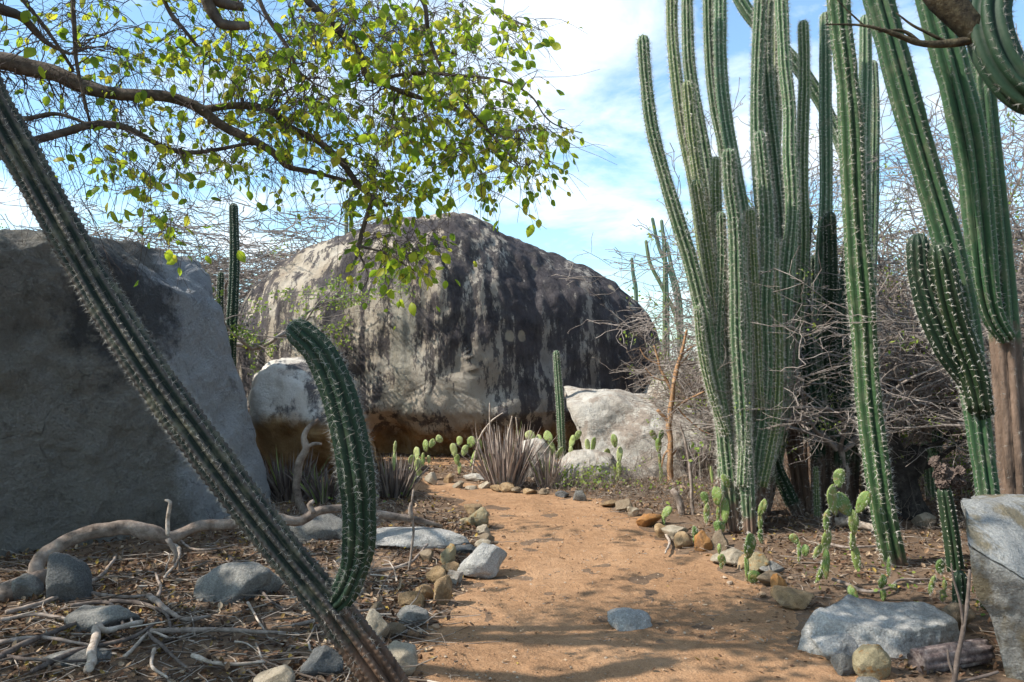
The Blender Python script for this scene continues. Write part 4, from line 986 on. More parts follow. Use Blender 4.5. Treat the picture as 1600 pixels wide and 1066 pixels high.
pear('tiny prickly pear sprouting among right border stones', (1128, 888), [(1128, 874, 12, 18, -20), (1124, 858, 6, 16, 0), (1127, 884, 6, 10, 0)])
pear('single leaning pad at the right border stones', (1038, 818), [(1041, 801, 11, 22, 35), (1037, 813, 6, 14, 0)])
pear('thin pad standing between two right border stones', (1086, 850), [(1086, 833, 9, 20, 0), (1086, 845, 7, 12, 0)])
pear('sprig of pale pads by the far left path edge', (630, 768), [(617, 700, 5, 22, 5), (616, 722, 6, 26, 0), (622, 748, 8, 16, -10), (608, 765, 9, 14, 0)], 'pad_pale')
# ------------------------------------------------------------------ wood
def bark_mat(name, dark, mid, light, scale=1.0, bumpd=0.01, stretch=(1, 1, 1)):
    m = M(name, 0.92, 0.15)
    m.col(m.ramp(m.noise(13*scale, 7, 0.7, m.vec(stretch)), [(0.32, dark), (0.52, mid), (0.72, light)]))
    m.bump(m.noise(32*scale, 6, 0.7, m.vec(stretch)), 0.8, bumpd); return m.m
MAT['tree_bark'] = bark_mat('grey_brown_bark', (0.05, 0.04, 0.035), (0.105, 0.085, 0.07), (0.19, 0.16, 0.135))
MAT['twig_dark'] = bark_mat('dark_twig', (0.05, 0.035, 0.035), (0.09, 0.07, 0.06), (0.15, 0.12, 0.105))
MAT['thorn'] = bark_mat('grey_thorn_twig', (0.15, 0.12, 0.105), (0.27, 0.23, 0.2), (0.4, 0.35, 0.31))
MAT['thorn_pale'] = bark_mat('pale_grey_twig', (0.22, 0.19, 0.17), (0.36, 0.33, 0.3), (0.5, 0.47, 0.43))
MAT['thorn_brown'] = bark_mat('brown_thorn_twig', (0.14, 0.095, 0.07), (0.23, 0.17, 0.13), (0.34, 0.27, 0.21))
MAT['orange_bark'] = bark_mat('orange_brown_bark', (0.2, 0.1, 0.05), (0.36, 0.21, 0.11), (0.48, 0.33, 0.2), 1.5)
MAT['drift'] = bark_mat('weathered_pale_wood', (0.2, 0.15, 0.11), (0.38, 0.31, 0.25), (0.55, 0.48, 0.41), 1.4, 0.006)
MAT['limb'] = bark_mat('grey_brown_dead_wood', (0.07, 0.052, 0.042), (0.23, 0.18, 0.145), (0.4, 0.335, 0.28), 0.55, 0.02)
MAT['stick'] = bark_mat('dry_stick', (0.13, 0.1, 0.08), (0.25, 0.2, 0.165), (0.42, 0.36, 0.31), 1.2, 0.005)
MAT['stick_dark'] = bark_mat('dark_stick', (0.06, 0.045, 0.04), (0.12, 0.095, 0.08), (0.21, 0.175, 0.15), 1.2, 0.005)
MAT['black_bark'] = bark_mat('blackened_bark', (0.018, 0.015, 0.013), (0.045, 0.038, 0.033), (0.11, 0.095, 0.08), 0.8, 0.05)
def leaf_mat(name, cols, tr, scale=9, trcol=1.25):
    m = M(name, 0.5, 0.35)
    oi = m.nodes.new('ShaderNodeObjectInfo')
    ri = m.math('FRACT', m.math('ADD', m.geo.outputs['Random Per Island'], oi.outputs['Random']))
    f = m.math('ADD', m.math('MULTIPLY', ri, 0.65), m.math('MULTIPLY', m.noise(scale, 2), 0.45))
    c = m.ramp(f, [(0.15 + 0.7*i/(len(cols)-1), q) for i, q in enumerate(cols)])
    m.col(c); m.translucent(m.mix(1.0, c, (trcol, trcol, trcol*0.75), 'MULTIPLY'), tr); return m.m
MAT['leaf'] = leaf_mat('yellow_green_leaf', [(0.075, 0.14, 0.016), (0.13, 0.21, 0.02), (0.18, 0.26, 0.024), (0.24, 0.31, 0.028), (0.32, 0.36, 0.035), (0.42, 0.38, 0.05)], 0.6, trcol=1.7)
MAT['leaflet'] = leaf_mat('small_green_leaflet', [(0.1, 0.18, 0.03), (0.2, 0.29, 0.05), (0.33, 0.38, 0.08)], 0.4)

# leaf shapes
def leaf_template(fold=0.5, curl=0.22):
    zs = [0.0, 0.18, 0.42, 0.68, 0.88, 1.0]; ws = [0.02, 0.25, 0.34, 0.27, 0.12, 0.0]
    V, F3, F4 = [], [], []
    for z, w_ in zip(zs, ws):
        y0 = -curl*math.sin(z*math.pi)
        V += [(-w_, y0 + fold*w_, z), (0, y0, z), (w_, y0 + fold*w_, z)]
    for i in range(5):
        a = i*3
        F4 += [(a, a+1, a+4, a+3), (a+1, a+2, a+5, a+4)]
    return np.array(V), [np.array(F4)]
LEAF_V, LEAF_F = leaf_template()
LET_V = np.array([[0, 0, 0], [0.32, 0.04, 0.5], [0, 0, 1.0], [-0.32, 0.04, 0.5]]); LET_F = [np.array([[0, 1, 2, 3]])]
def orient(D, rng, roll=None):
    """matrices whose z axis is D, random roll"""
    n = len(D); D = norm(D)
    e = norm(np.cross(D, rng.normal(size=(n, 3)))); f = np.cross(D, e)
    return np.stack([e, f, D], -1)

# ------------------------------------------------------------------ the tree reaching in from the left
rng = np.random.default_rng(11)
tb = Vector((-4.7, 3.9, 0))
tree = root('leafy_tree', tb, 'spreading tree with yellow-green leaves overhanging from the top left', 'tree')
trunk_pts = [(tb + Vector((0, 0, -0.1)), 0.17), (tb + Vector((0.05, 0.05, 0.9)), 0.14), (tb + Vector((-0.1, 0.1, 1.8)), 0.12), (tb + Vector((0.2, 0.1, 2.6)), 0.11), (tb + Vector((0.8, 0.15, 3.1)), 0.09)]
(V, F), Q0 = limb(trunk_pts, k=12, rough=0.05, wob=0.3); G = Geo(); G.add(V, F); G.build('trunk', MAT['tree_bark'], tree)
nodes_, nrad = [q[:3] for q in Q0[len(Q0)//2:]], [q[3] for q in Q0[len(Q0)//2:]]
def bpx(pts, Y0, Y1):
    n = len(pts); out_ = []
    for i, (x, y, w) in enumerate(pts):
        Y = Y0 + (Y1-Y0)*i/(n-1); out_.append((at(x, y, Y), w/2*Y/FPX))
    return out_
top = trunk_pts[-1]
main = [
    [top] + bpx([(-60, 92, 30), (60, 106, 26), (120, 130, 24), (180, 147, 20), (250, 150, 18), (305, 167, 16), (345, 195, 14), (400, 222, 12), (432, 242, 11), (452, 262, 9), (495, 270, 7), (545, 284, 5), (590, 300, 3)], 4.1, 4.5),
    bpx([(318, 172, 12), (350, 167, 11), (390, 166, 11), (428, 176, 11), (455, 200, 11), (500, 222, 10), (533, 253, 10), (560, 288, 9), (588, 313, 8), (606, 322, 5)], 4.35, 4.5),
    bpx([(584, 310, 8), (574, 335, 8), (564, 370, 7), (558, 398, 6), (552, 412, 2)], 4.48, 4.4),
    bpx([(560, 395, 4), (570, 415, 3), (575, 435, 2.5), (565, 455, 2)], 4.42, 4.35),
    bpx([(562, 385, 4), (600, 395, 3.5), (630, 412, 3), (650, 425, 2)], 4.42, 4.35),
    [(trunk_pts[3][0], 0.05)] + bpx([(-60, 250, 14), (50, 222, 13), (130, 199, 12), (180, 196, 11), (215, 208, 9), (262, 232, 8), (300, 239, 7), (350, 232, 6), (395, 225, 5), (432, 238, 4)], 4.0, 4.4),
    [(trunk_pts[4][0], 0.06)] + [(Vector((-2.9, 3.6, 4.0)), 0.045)] + bpx([(250, -60, 18), (330, -90, 16), (430, -60, 14), (480, 0, 12), (520, 38, 12), (560, 78, 11), (572, 118, 10), (598, 132, 8), (650, 150, 6), (700, 168, 5), (750, 190, 3)], 3.9, 4.3),
    bpx([(596, 128, 6), (622, 118, 6), (670, 115, 5.5), (730, 119, 5), (790, 128, 4), (830, 150, 3), (850, 180, 2.5), (870, 196, 2), (910, 208, 1.2)], 4.2, 4.2),
    bpx([(598, 132, 5), (640, 150, 5), (690, 160, 4.5), (735, 182, 3.5), (755, 200, 2.5)], 4.25, 4.3),
    bpx([(430, -60, 12), (520, -70, 10), (620, -40, 9), (660, 0, 8), (668, 45, 7), (682, 90, 6), (712, 145, 5), (745, 185, 4), (790, 235, 3), (810, 260, 2)], 3.8, 4.1),
    bpx([(330, -90, 22), (320, -30, 24), (322, 5, 22), (335, 25, 18), (350, 38, 15), (388, 41, 12)], 3.7, 3.75),
    bpx([(318, -10, 20), (345, 6, 17), (380, 13, 13)], 3.7, 3.8),
    bpx([(240, -40, 8), (265, 20, 7), (292, 52, 6), (320, 86, 5)], 3.9, 4.0),
    bpx([(392, -30, 8), (420, 30, 7), (450, 75, 6), (466, 110, 5), (490, 130, 3)], 3.9, 4.0),
    bpx([(-40, -10, 22), (0, 15, 18), (35, 28, 14), (70, 65, 8), (110, 85, 5)], 3.8, 4.1),
    bpx([(10, -30, 7), (75, 50, 6), (115, 110, 5)], 3.9, 4.1),
    bpx([(113, -40, 7), (116, 40, 7), (118, 90, 6), (128, 140, 5), (140, 190, 4)], 3.9, 4.1),
    bpx([(0, 180, 10), (40, 185, 8), (90, 178, 6), (140, 195, 4)], 4.0, 4.1),
]
for pts in main:
    (V, F), Q = limb(pts, k=8, rough=0.05, wob=0.35, seed=3); G = Geo(); G.add(V, F); G.build('branch', MAT['tree_bark'], tree)
    for q in Q: nodes_.append(q[:3]); nrad.append(q[3])
# limbs of the unseen crown part, extended left and overhead for shade
for tgt in ((-6.0, -1.5, 4.7), (-8.6, 2.2, 4.5), (-8.8, 4.4, 4.6), (-8.2, 6.4, 4.5), (-6.8, 1.2, 4.7), (-6.8, 3.0, 4.6), (-6.3, 5.6, 4.7), (-4.6, 2.0, 4.9), (-5.2, 6.2, 4.6), (-3.6, 3.3, 5.0), (-7.3, 4.6, 4.3), (-2.8, 1.6, 4.6)):
    t_ = Vector(tgt); mid_ = (top[0] + t_)*0.5 + Vector((0, 0, 0.35))
    (V, F), Q = limb([(Vector(trunk_pts[3][0]), 0.07), (mid_, 0.045), (t_, 0.018)], k=7, rough=0.05, wob=0.6, seed=4)
    G = Geo(); G.add(V, F); G.build('branch', MAT['tree_bark'], tree)
    for q in Q[len(Q)//3:]: nodes_.append(q[:3]); nrad.append(q[3])
nodes_ = np.array(nodes_); nrad = np.array(nrad)
# sprays of twigs with leaves: (px, py, spread x, spread y, depth, sprays, leaves per spray)
ZONES = [(230, 60, 95, 60, 4.1, 20, 9), (170, 20, 70, 40, 4.2, 8, 7), (360, 80, 60, 55, 4.2, 20, 10), (450, 40, 60, 45, 4.2, 16, 9), (500, 150, 60, 50, 4.3, 22, 11), (440, 190, 50, 35, 4.4, 12, 10), (600, 40, 70, 45, 4.1, 26, 11), (690, 60, 55, 60, 4.1, 28, 12),
         (620, 220, 60, 55, 4.4, 28, 12), (560, 260, 45, 35, 4.5, 16, 11), (770, 120, 45, 60, 4.1, 20, 11), (800, 200, 40, 35, 4.1, 18, 10), (720, 240, 50, 40, 4.3, 14, 9), (845, 190, 25, 20, 4.2, 5, 6), (830, 255, 22, 16, 4.1, 6, 8), (770, 300, 18, 16, 4.1, 4, 8), (640, 300, 45, 20, 4.4, 10, 9),
         (620, 385, 36, 26, 4.4, 12, 11), (660, 390, 22, 30, 4.4, 6, 8), (575, 375, 25, 20, 4.45, 4, 7), (215, 260, 40, 30, 4.3, 9, 9), (260, 345, 28, 28, 4.2, 8, 7), (180, 225, 45, 25, 4.3, 6, 8), (320, 215, 50, 30, 4.35, 10, 9), (400, 260, 60, 25, 4.4, 8, 7), (240, 180, 60, 30, 4.3, 9, 8),
         (530, 20, 60, 30, 4.0, 14, 10), (830, 20, 40, 25, 4.1, 5, 7), (120, 90, 70, 60, 4.3, 8, 6), (60, 60, 50, 60, 4.3, 5, 5), (680, 150, 60, 40, 4.2, 18, 10), (420, 120, 50, 40, 4.3, 12, 9)]
centres, nleaf = [], []
for (x, y, sx, sy, Y, n_, l_) in ZONES:
    for _ in range(int(n_*1.5)):
        centres.append(np.array(at(rng.normal(x, sx*0.72), rng.normal(y, sy*0.72), Y + rng.normal(0, 0.3)))); nleaf.append(l_*0.55)
nvis = len(centres)
for _ in range(1100):     # unseen crown beyond the frame, thickened to cast shade
    x, y, z = rng.uniform(-10.0, -2.6), rng.uniform(-2.5, 7.6), rng.uniform(3.9, 5.4)
    if z < HCAM + (HY+15)/FPX*y and x > -(800+30)/FPX*y: continue
    if x > -5.2 and rng.uniform() < 0.85: continue
    centres.append(np.array([x, y, z])); nleaf.append(24)
for _ in range(130):  # unseen crown overhead, extended to hold back skylight
    x, y, z = rng.uniform(-4.4, -1.0), rng.uniform(-2.0, 3.4), rng.uniform(3.6, 4.8)
    if z < HCAM + (HY+25)/FPX*y: continue
    centres.append(np.array([x, y, z])); nleaf.append(16)
S0, S1, T0, T1 = [], [], [], []
LP, LD, LS = [], [], []
order = np.argsort([np.min(np.linalg.norm(nodes_ - c_, axis=1)) for c_ in centres])
grown = [nodes_]; grad = [nrad]
cur, curr = nodes_, nrad
for cnt, oi_ in enumerate(order):
    c_ = centres[oi_]
    if cnt % 40 == 0: cur, curr = np.concatenate(grown), np.concatenate(grad)
    d_ = np.linalg.norm(cur - c_, axis=1) + rng.uniform(0, 0.12, len(cur))
    i = int(np.argmin(d_)); a = cur[i]
    L = np.linalg.norm(c_ - a)
    n_ = max(4, int(L/0.07)); t = np.linspace(0, 1, n_)[:, None]
    bow = np.array([0, 0, 0.22*L]); side = rng.normal(0, 0.12, 3)*L
    P = a + (c_ - a)*t + (bow + side)*(t*(1-t)) + rng.normal(0, 0.008, (n_, 3))*(t > 0)
    P[0] = a
    r0 = min(curr[i]*0.7, 0.0035 + 0.004*L); r_ = r0 + (0.0012 - r0)*t[:, 0]
    S0.append(P[:-1]); S1.append(P[1:]); T0.append(r_[:-1]); T1.append(r_[1:])
    grown.append(P[1:]); grad.append(r_[1:])
    # drooping leafy end twigs
    for q in range(3 if oi_ < nvis else 4):
        b_ = P[rng.integers(max(1, n_//2), n_)]
        dr = norm(rng.normal(0, 1, 3)*[1, 1, 0.5] + [0.25, 0, -0.55])
        ln = rng.uniform(0.1, 0.3); m_ = 5; tt = np.linspace(0, 1, m_)[:, None]
        Pq = b_ + dr*ln*tt + np.array([0, 0, -0.35*ln])*tt**2 + rng.normal(0, 0.006, (m_, 3))*(tt > 0)
        rr = np.linspace(0.0018, 0.0008, m_)
        S0.append(Pq[:-1]); S1.append(Pq[1:]); T0.append(rr[:-1]); T1.append(rr[1:])
        k_ = max(1, int(round(nleaf[oi_]/3 + rng.normal(0, 0.8))))
        for _ in range(k_):
            f = rng.uniform(0.2, 1); p_ = b_ + dr*ln*f + np.array([0, 0, -0.35*ln])*f*f
            LP.append(p_); LD.append(norm(dr*0.5 + rng.normal(0, 0.55, 3) + [0, 0, -0.6])); LS.append((0.028 + 0.046*rng.uniform()**1.3)*(1.0 if oi_ < nvis else 1.25))
    for q in range(1):       # bare fine twigs
        b_ = P[rng.integers(1, n_)]; dr = norm(rng.normal(0, 1, 3) + [0.2, 0, -0.2]); ln = rng.uniform(0.12, 0.4); m_ = 5
        Pq = b_ + dr*ln*np.linspace(0, 1, m_)[:, None] + np.cumsum(rng.normal(0, 0.012, (m_, 3)), 0); Pq[0] = b_
        rr = np.linspace(0.0016, 0.0007, m_)
        S0.append(Pq[:-1]); S1.append(Pq[1:]); T0.append(rr[:-1]); T1.append(rr[1:])
# long hanging bare twigs seen against the sky at the left
for _ in range(260):
    x, y = rng.uniform(-20, 620), rng.uniform(-10, 250)
    c_ = np.array(at(x, y, rng.uniform(3.9, 4.9))); dr = norm(np.array([rng.normal(0.25, 0.5), rng.normal(0, 0.4), rng.normal(-0.5, 0.6)])); ln = rng.uniform(0.25, 0.75); m_ = 9
    j = int(np.argmin(np.linalg.norm(nodes_ - c_, axis=1))); a = nodes_[j]
    e_ = c_ + dr*ln; t = np.linspace(0, 1, m_)[:, None]
    Pq = a*(1-t)**2 + 2*c_*t*(1-t) + e_*t*t + rng.normal(0, 0.012, (m_, 3))*(t > 0)
    rr = np.linspace(0.0036, 0.0009, m_)
    S0.append(Pq[:-1]); S1.append(Pq[1:]); T0.append(rr[:-1]); T1.append(rr[1:])
    for q in range(4):
        b_ = Pq[rng.integers(2, m_)]; d2 = norm(dr + rng.normal(0, 0.8, 3)); l2 = rng.uniform(0.08, 0.25); m2 = 4
        P2 = b_ + d2*l2*np.linspace(0, 1, m2)[:, None] + np.cumsum(rng.normal(0, 0.01, (m2, 3)), 0); P2[0] = b_
        S0.append(P2[:-1]); S1.append(P2[1:]); T0.append(np.full(m2-1, 0.0013)); T1.append(np.full(m2-1, 0.0009))
G = Geo(); V, F = prisms(np.concatenate(S0), np.concatenate(S1), np.concatenate(T0), np.concatenate(T1), 4); G.add(V, F)
G.build('twigs', MAT['twig_dark'], tree, stuff=True)
LP, LD, LS = np.array(LP), np.array(LD), np.array(LS)
Mx = orient(LD, rng)*LS[:, None, None]
dist = LS/np.maximum(LP[:, 1], 0.5)
px_ = 800 + LP[:, 0]/LP[:, 1]*FPX; py_ = HY - (LP[:, 2]-HCAM)/LP[:, 1]*FPX
inview = (px_ > 0) & (px_ < 1600) & (py_ > 0) & (LP[:, 1] > 1)
idx = np.argsort(-np.where(inview, dist, 0))[:300]
mask = np.zeros(len(LP), bool); mask[idx] = True
leaf_me = mesh_np('leaf', LEAF_V, LEAF_F, True, MAT['leaf'])
for i in idx:
    o = put('leaf', leaf_me, tree)
    o.matrix_basis = Matrix.Translation(Vector(LP[i]) - tb) @ Matrix(Mx[i].tolist()).to_4x4()
G = Geo(); V, F = stamp(LEAF_V, LEAF_F, Mx[~mask], LP[~mask]); G.add(V, F); G.build('foliage', MAT['leaf'], tree, stuff=True)

# ------------------------------------------------------------------ thorn trees and bushes
def grow(seed, mains, L0, spread, up, levels=3, r0=0.03, dens=1.0, rmin=0.003, step=(0.14, 0.11, 0.085, 0.06), flat=0.0, zig=0.34, trunk=0.0):
    rnd = random.Random(seed); segs, tips = [], []
    def go(P, D, L, r, lv):
        n_ = max(2, int(L/step[lv])); st = L/n_
        rr = r
        for i in range(n_):
            D = (D + Vector((rnd.gauss(0, zig), rnd.gauss(0, zig), rnd.gauss(0, zig*0.75)))*(0.55 if lv == 0 else 0.9)).normalized()
            if lv > 0 and flat: D.z *= (1 - flat); D.normalize()
            Q = P + D*st; r2 = max(rmin, r*(1 - 0.8*(i+1)/n_))
            segs.append((P, Q, rr, r2)); P = Q; rr = r2
            if lv < levels:
                pr = (0.85, 0.8, 0.62)[min(lv, 2)]*dens
                if i >= (1 if lv else n_//4) and rnd.random() < pr:
                    ax = Vector((rnd.gauss(0, 1), rnd.gauss(0, 1), rnd.gauss(0, 0.6))).normalized()
                    D2 = (D*0.55 + ax*0.9).normalized()
                    go(P, D2, L*rnd.uniform(0.32, 0.62), rr*0.7, lv+1)
            if lv >= levels-1 and rnd.random() < 0.5:      # thorn
                ax = Vector((rnd.gauss(0, 1), rnd.gauss(0, 1), rnd.gauss(0, 1))).normalized()
                segs.append((P, P + ax*rnd.uniform(0.015, 0.04), 0.0022, 0.0006))
        tips.append(P)
    base0 = Vector((0, 0, 0))
    if trunk:
        P = Vector((0, 0, -0.05)); n_ = 6
        for i in range(n_):
            Q = P + Vector((rnd.gauss(0, 0.04), rnd.gauss(0, 0.04), (trunk+0.05)/n_)); segs.append((P, Q, r0*(1.9 - 0.1*i), r0*(1.8 - 0.1*i))); P = Q
        base0 = P
    for k in range(mains):
        a = 2*math.pi*(k + rnd.random()*0.7)/mains
        D = Vector((math.cos(a)*spread, math.sin(a)*spread, up)).normalized()
        go(base0 + Vector((rnd.gauss(0, 0.03), rnd.gauss(0, 0.03), -0.03)), D, L0*rnd.uniform(0.75, 1.15), r0, 0)
    return segs, tips
def bush_meshes(seed, wood, leaves=0.0, **kw):
    segs, tips = grow(seed, **kw)
    P0 = np.array([s_[0] for s_ in segs]); P1 = np.array([s_[1] for s_ in segs]); R0 = np.array([s_[2] for s_ in segs]); R1 = np.array([s_[3] for s_ in segs])
    big = R0 > 0.0075
    out_ = []
    V, F = prisms(P0[big], P1[big], R0[big], R1[big], 6); out_.append(('branches', mesh_np('branches', V, F, True, MAT[wood])))
    V, F = prisms(P0[~big], P1[~big], R0[~big], R1[~big], 3); out_.append(('twigs', mesh_np('twigs', V, F, True, MAT[wood])))
    if leaves:
        rng = np.random.default_rng(seed)
        T_ = np.array(tips); T_ = T_[rng.uniform(size=len(T_)) < leaves]
        # leaves come in patches
        keep_ = np.array([mnoise.noise(Vector(t_)*1.6 + Vector((seed, 0, 0))) > -0.05 for t_ in T_])
        T_ = T_[keep_]
        n_ = 14
        L = np.repeat(T_, n_, 0) + rng.normal(0, 0.045, (len(T_)*n_, 3)); D = rng.normal(0, 1, (len(L), 3)) + [0, 0, -0.3]
        V, F = stamp(LET_V, LET_F, orient(D, rng)*rng.uniform(0.02, 0.04, (len(L), 1, 1))*(1.7 if leaves > 0.9 else 1.0), L)
        out_.append(('leaves', mesh_np('leaves', V, F, True, MAT['leaflet'])))
    return out_, len(segs)
KINDS = {}
for nm, args in {'a': dict(seed=21, wood='thorn', leaves=0.06, mains=8, L0=2.2, spread=0.8, up=0.8, trunk=0.5, rmin=0.0036),
                 'b': dict(seed=22, wood='thorn_brown', leaves=0.08, mains=8, L0=2.1, spread=0.9, up=0.7, trunk=0.3),
                 'c': dict(seed=23, wood='thorn', leaves=0.04, mains=8, L0=2.3, spread=0.9, up=0.6, trunk=0.9, flat=0.15),
                 'd': dict(seed=24, wood='thorn', leaves=0.03, mains=6, L0=2.7, spread=0.8, up=0.8, flat=0.3, trunk=1.2, dens=1.0, rmin=0.0058),
                 'e': dict(seed=25, wood='thorn', leaves=1.0, mains=7, L0=1.6, spread=1.0, up=0.35, flat=0.5, trunk=1.7, dens=0.72, rmin=0.0045)}.items():
    KINDS[nm], cnt_ = bush_meshes(**args)
def bush(kind, x, y, sc, rz, label, group, name='thorn_bush', z=None, cat='bush', sz=None):
    r_ = root(name, Vector((x, y, (gz(x, y) if z is None else z))), label, cat, group)
    r_.rotation_euler = (0, 0, rz); r_.scale = (sc, sc, sz or sc)
    for nm, me in KINDS[kind]:
        o = put(nm, me, r_)
        if nm != 'branches': o['kind'] = 'stuff'
    return r_
TH = 'thorn thicket right of the path'
bush('b', 2.75, 13.0, 0.95, 0.3, 'tangled brown thorn bush in front of the giant boulder right flank', TH)
bush('a', 3.6, 12.6, 1.0, 1.3, 'leafy grey thorn bush behind the tan boulder', TH)
bush('c', 3.3, 7.9, 0.78, 2.0, 'bare thorn bush woven through the tallest cactus clump', TH)
bush('a', 4.1, 9.4, 1.1, 4.1, 'thorn bush with few green leaves above the dark cactus clump', TH)
bush('b', 4.9, 10.2, 1.15, 5.0, 'dense brown thorn bush between leaning column and two-armed cactus', TH)
bush('a', 5.8, 9.0, 1.35, 0.8, 'tall bare thorn bush behind the two-armed cactus', TH)
bush('b', 6.9, 9.8, 1.3, 1.7, 'brown thorn bush behind the bark-trunked cactus', TH)
bush('a', 7.6, 8.6, 1.25, 3.0, 'thorn bush filling the right edge behind the cacti', TH)
bush('a', 4.6, 12.0, 1.6, 2.6, 'farther tall thorn tree showing between the two clump tops', TH)
bush('a', 6.6, 12.8, 1.8, 5.4, 'farthest tall thorn tree at the right against the sky', TH)
bush('b', 8.6, 11.8, 1.6, 0.2, 'far brown thorn tree at the right margin', TH)
bush('c', 4.95, 7.0, 0.85, 2.2, 'near thorn bush with yellow-green leaves crossing the two-armed cactus', TH)
bush('c', 5.9, 6.4, 1.0, 3.9, 'near bare thorn bush at the right edge beside the bark trunk', TH)
bush('b', 5.6, 11.6, 1.2, 4.7, 'mid-distance thorn bush left of the two-armed cactus tips', TH)
bush('a', 4.3, 10.9, 1.45, 0.9, 'thorn tree crown rising behind the diagonal cactus stem', TH)
bush('c', 5.3, 9.9, 1.5, 3.3, 'thorn tree crown spreading right of the single leaning column', TH)
bush('a', 6.4, 10.9, 1.65, 2.0, 'thorn tree crown between the two-armed and the bark-trunked cactus', TH)
bush('c', 7.6, 10.8, 1.7, 1.1, 'high thorn tree crown at the right margin behind the bark trunk', TH)
bush('b', 3.6, 11.6, 0.8, 4.4, 'low dry shrub behind the left foot of the tallest clump', TH)
LT = 'bare trees behind the big grey boulder'
bush('d', -6.0, 16.5, 1.35, 0.5, 'pale bare tree rising behind the cactus pair', LT, 'bare_tree', cat='tree')
bush('d', -8.6, 13.4, 1.2, 2.1, 'pale bare tree behind the middle of the big grey boulder', LT, 'bare_tree', cat='tree')
bush('d', -10.5, 13.5, 1.3, 4.0, 'pale bare tree behind the left end of the big grey boulder', LT, 'bare_tree', cat='tree')
bush('d', -7.2, 18.5, 1.6, 3.2, 'grey leafless tree seen over the left shoulder of the giant boulder', LT, 'bare_tree', cat='tree')
bush('e', -3.9, 11.9, 1.05, 0.9, 'feathery green-leaved tree in front of the giant boulder left shoulder', LT, 'acacia_tree', cat='tree')

# sapling with orange bark
sp_ = gd(1048, 758)
sap = root('sapling', Vector((sp_.x, sp_.y, 0)), 'forked orange-barked leafless sapling in front of the pale boulder', 'tree')
G = Geo(); Ys = sp_.y
for pts in ([(1048, 762, 10), (1047, 700, 9), (1046, 655, 8.5), (1050, 620, 8), (1054, 590, 7.5), (1062, 560, 6.5), (1068, 540, 5), (1073, 515, 4)], [(1046, 660, 6), (1036, 650, 5.5), (1027, 640, 5)], [(1051, 612, 5), (1042, 595, 4.5), (1032, 578, 4), (1028, 560, 3.5), (1022, 540, 2.5)],
            [(1050, 645, 5), (1062, 632, 4.5), (1080, 622, 4), (1100, 612, 2.5)], [(1047, 715, 4), (1054, 706, 4), (1056, 700, 3)], [(1047, 700, 4), (1038, 712, 3), (1034, 730, 2)], [(1030, 570, 3), (1010, 560, 2), (1000, 545, 1.5)], [(1064, 555, 3), (1085, 540, 2.5), (1100, 538, 2)], [(1040, 595, 2), (1022, 590, 1.6), (1008, 575, 1)], [(1058, 575, 2.5), (1072, 560, 2), (1080, 545, 1)], [(1058, 638, 3), (1075, 655, 2.5), (1095, 672, 2), (1115, 680, 1.2)]):
    (V, F), _ = limb([(at(x, y, Ys), w/2*Ys/FPX) for x, y, w in pts], k=7, rough=0.08, wob=0.5); G.add(V, F)
G.build('trunk', MAT['orange_bark'], sap)
# a second thin stick-like sapling
sp_ = gd(1082, 805); s2 = root('sapling', Vector((sp_.x, sp_.y, 0)), 'thin bare brown stem left of the tallest cactus clump', 'tree'); Ys = sp_.y
G = Geo()
for pts in ([(1083, 808, 6), (1080, 760, 5.5), (1075, 710, 5), (1068, 680, 4), (1062, 662, 2.5)], [(1076, 730, 3), (1090, 715, 2)], [(1066, 808, 12), (1060, 780, 11), (1050, 765, 8)]):
    (V, F), _ = limb([(at(x, y, Ys), w/2*Ys/FPX) for x, y, w in pts], k=7, rough=0.08, wob=0.5); G.add(V, F)
G.build('trunk', MAT['stick'], s2)
# old black stump with a leaning limb
sp_ = gd(1400, 812); st_ = root('tree_stump', Vector((sp_.x, sp_.y, 0)), 'old black gnarled stump behind the leaning cactus column', 'stump'); Ys = sp_.y + 0.25
for pts, nm in (([(1402, 835, 120), (1396, 790, 84), (1388, 745, 70), (1378, 705, 58), (1368, 660, 46), (1360, 620, 30), (1352, 590, 12)], 'trunk'), ([(1392, 765, 50), (1412, 735, 48), (1428, 712, 36), (1436, 700, 26)], 'limb'), ([(1410, 800, 60), (1440, 815, 34), (1470, 826, 14)], 'root'), ([(1420, 735, 10), (1450, 728, 9), (1480, 705, 8), (1500, 690, 6), (1530, 665, 4)], 'limb'), ([(1416, 730, 9), (1440, 700, 8), (1470, 690, 7), (1495, 660, 5), (1510, 620, 3)], 'limb'), ([(1364, 630, 16), (1400, 600, 12), (1440, 590, 9), (1480, 570, 6)], 'limb')):
    (V, F), _ = limb([(at(x, y, Ys), w/2*Ys/FPX) for x, y, w in pts], k=16, rough=0.06, wob=0.35); G = Geo(); G.add(V, F); G.build(nm, MAT['black_bark'], st_)

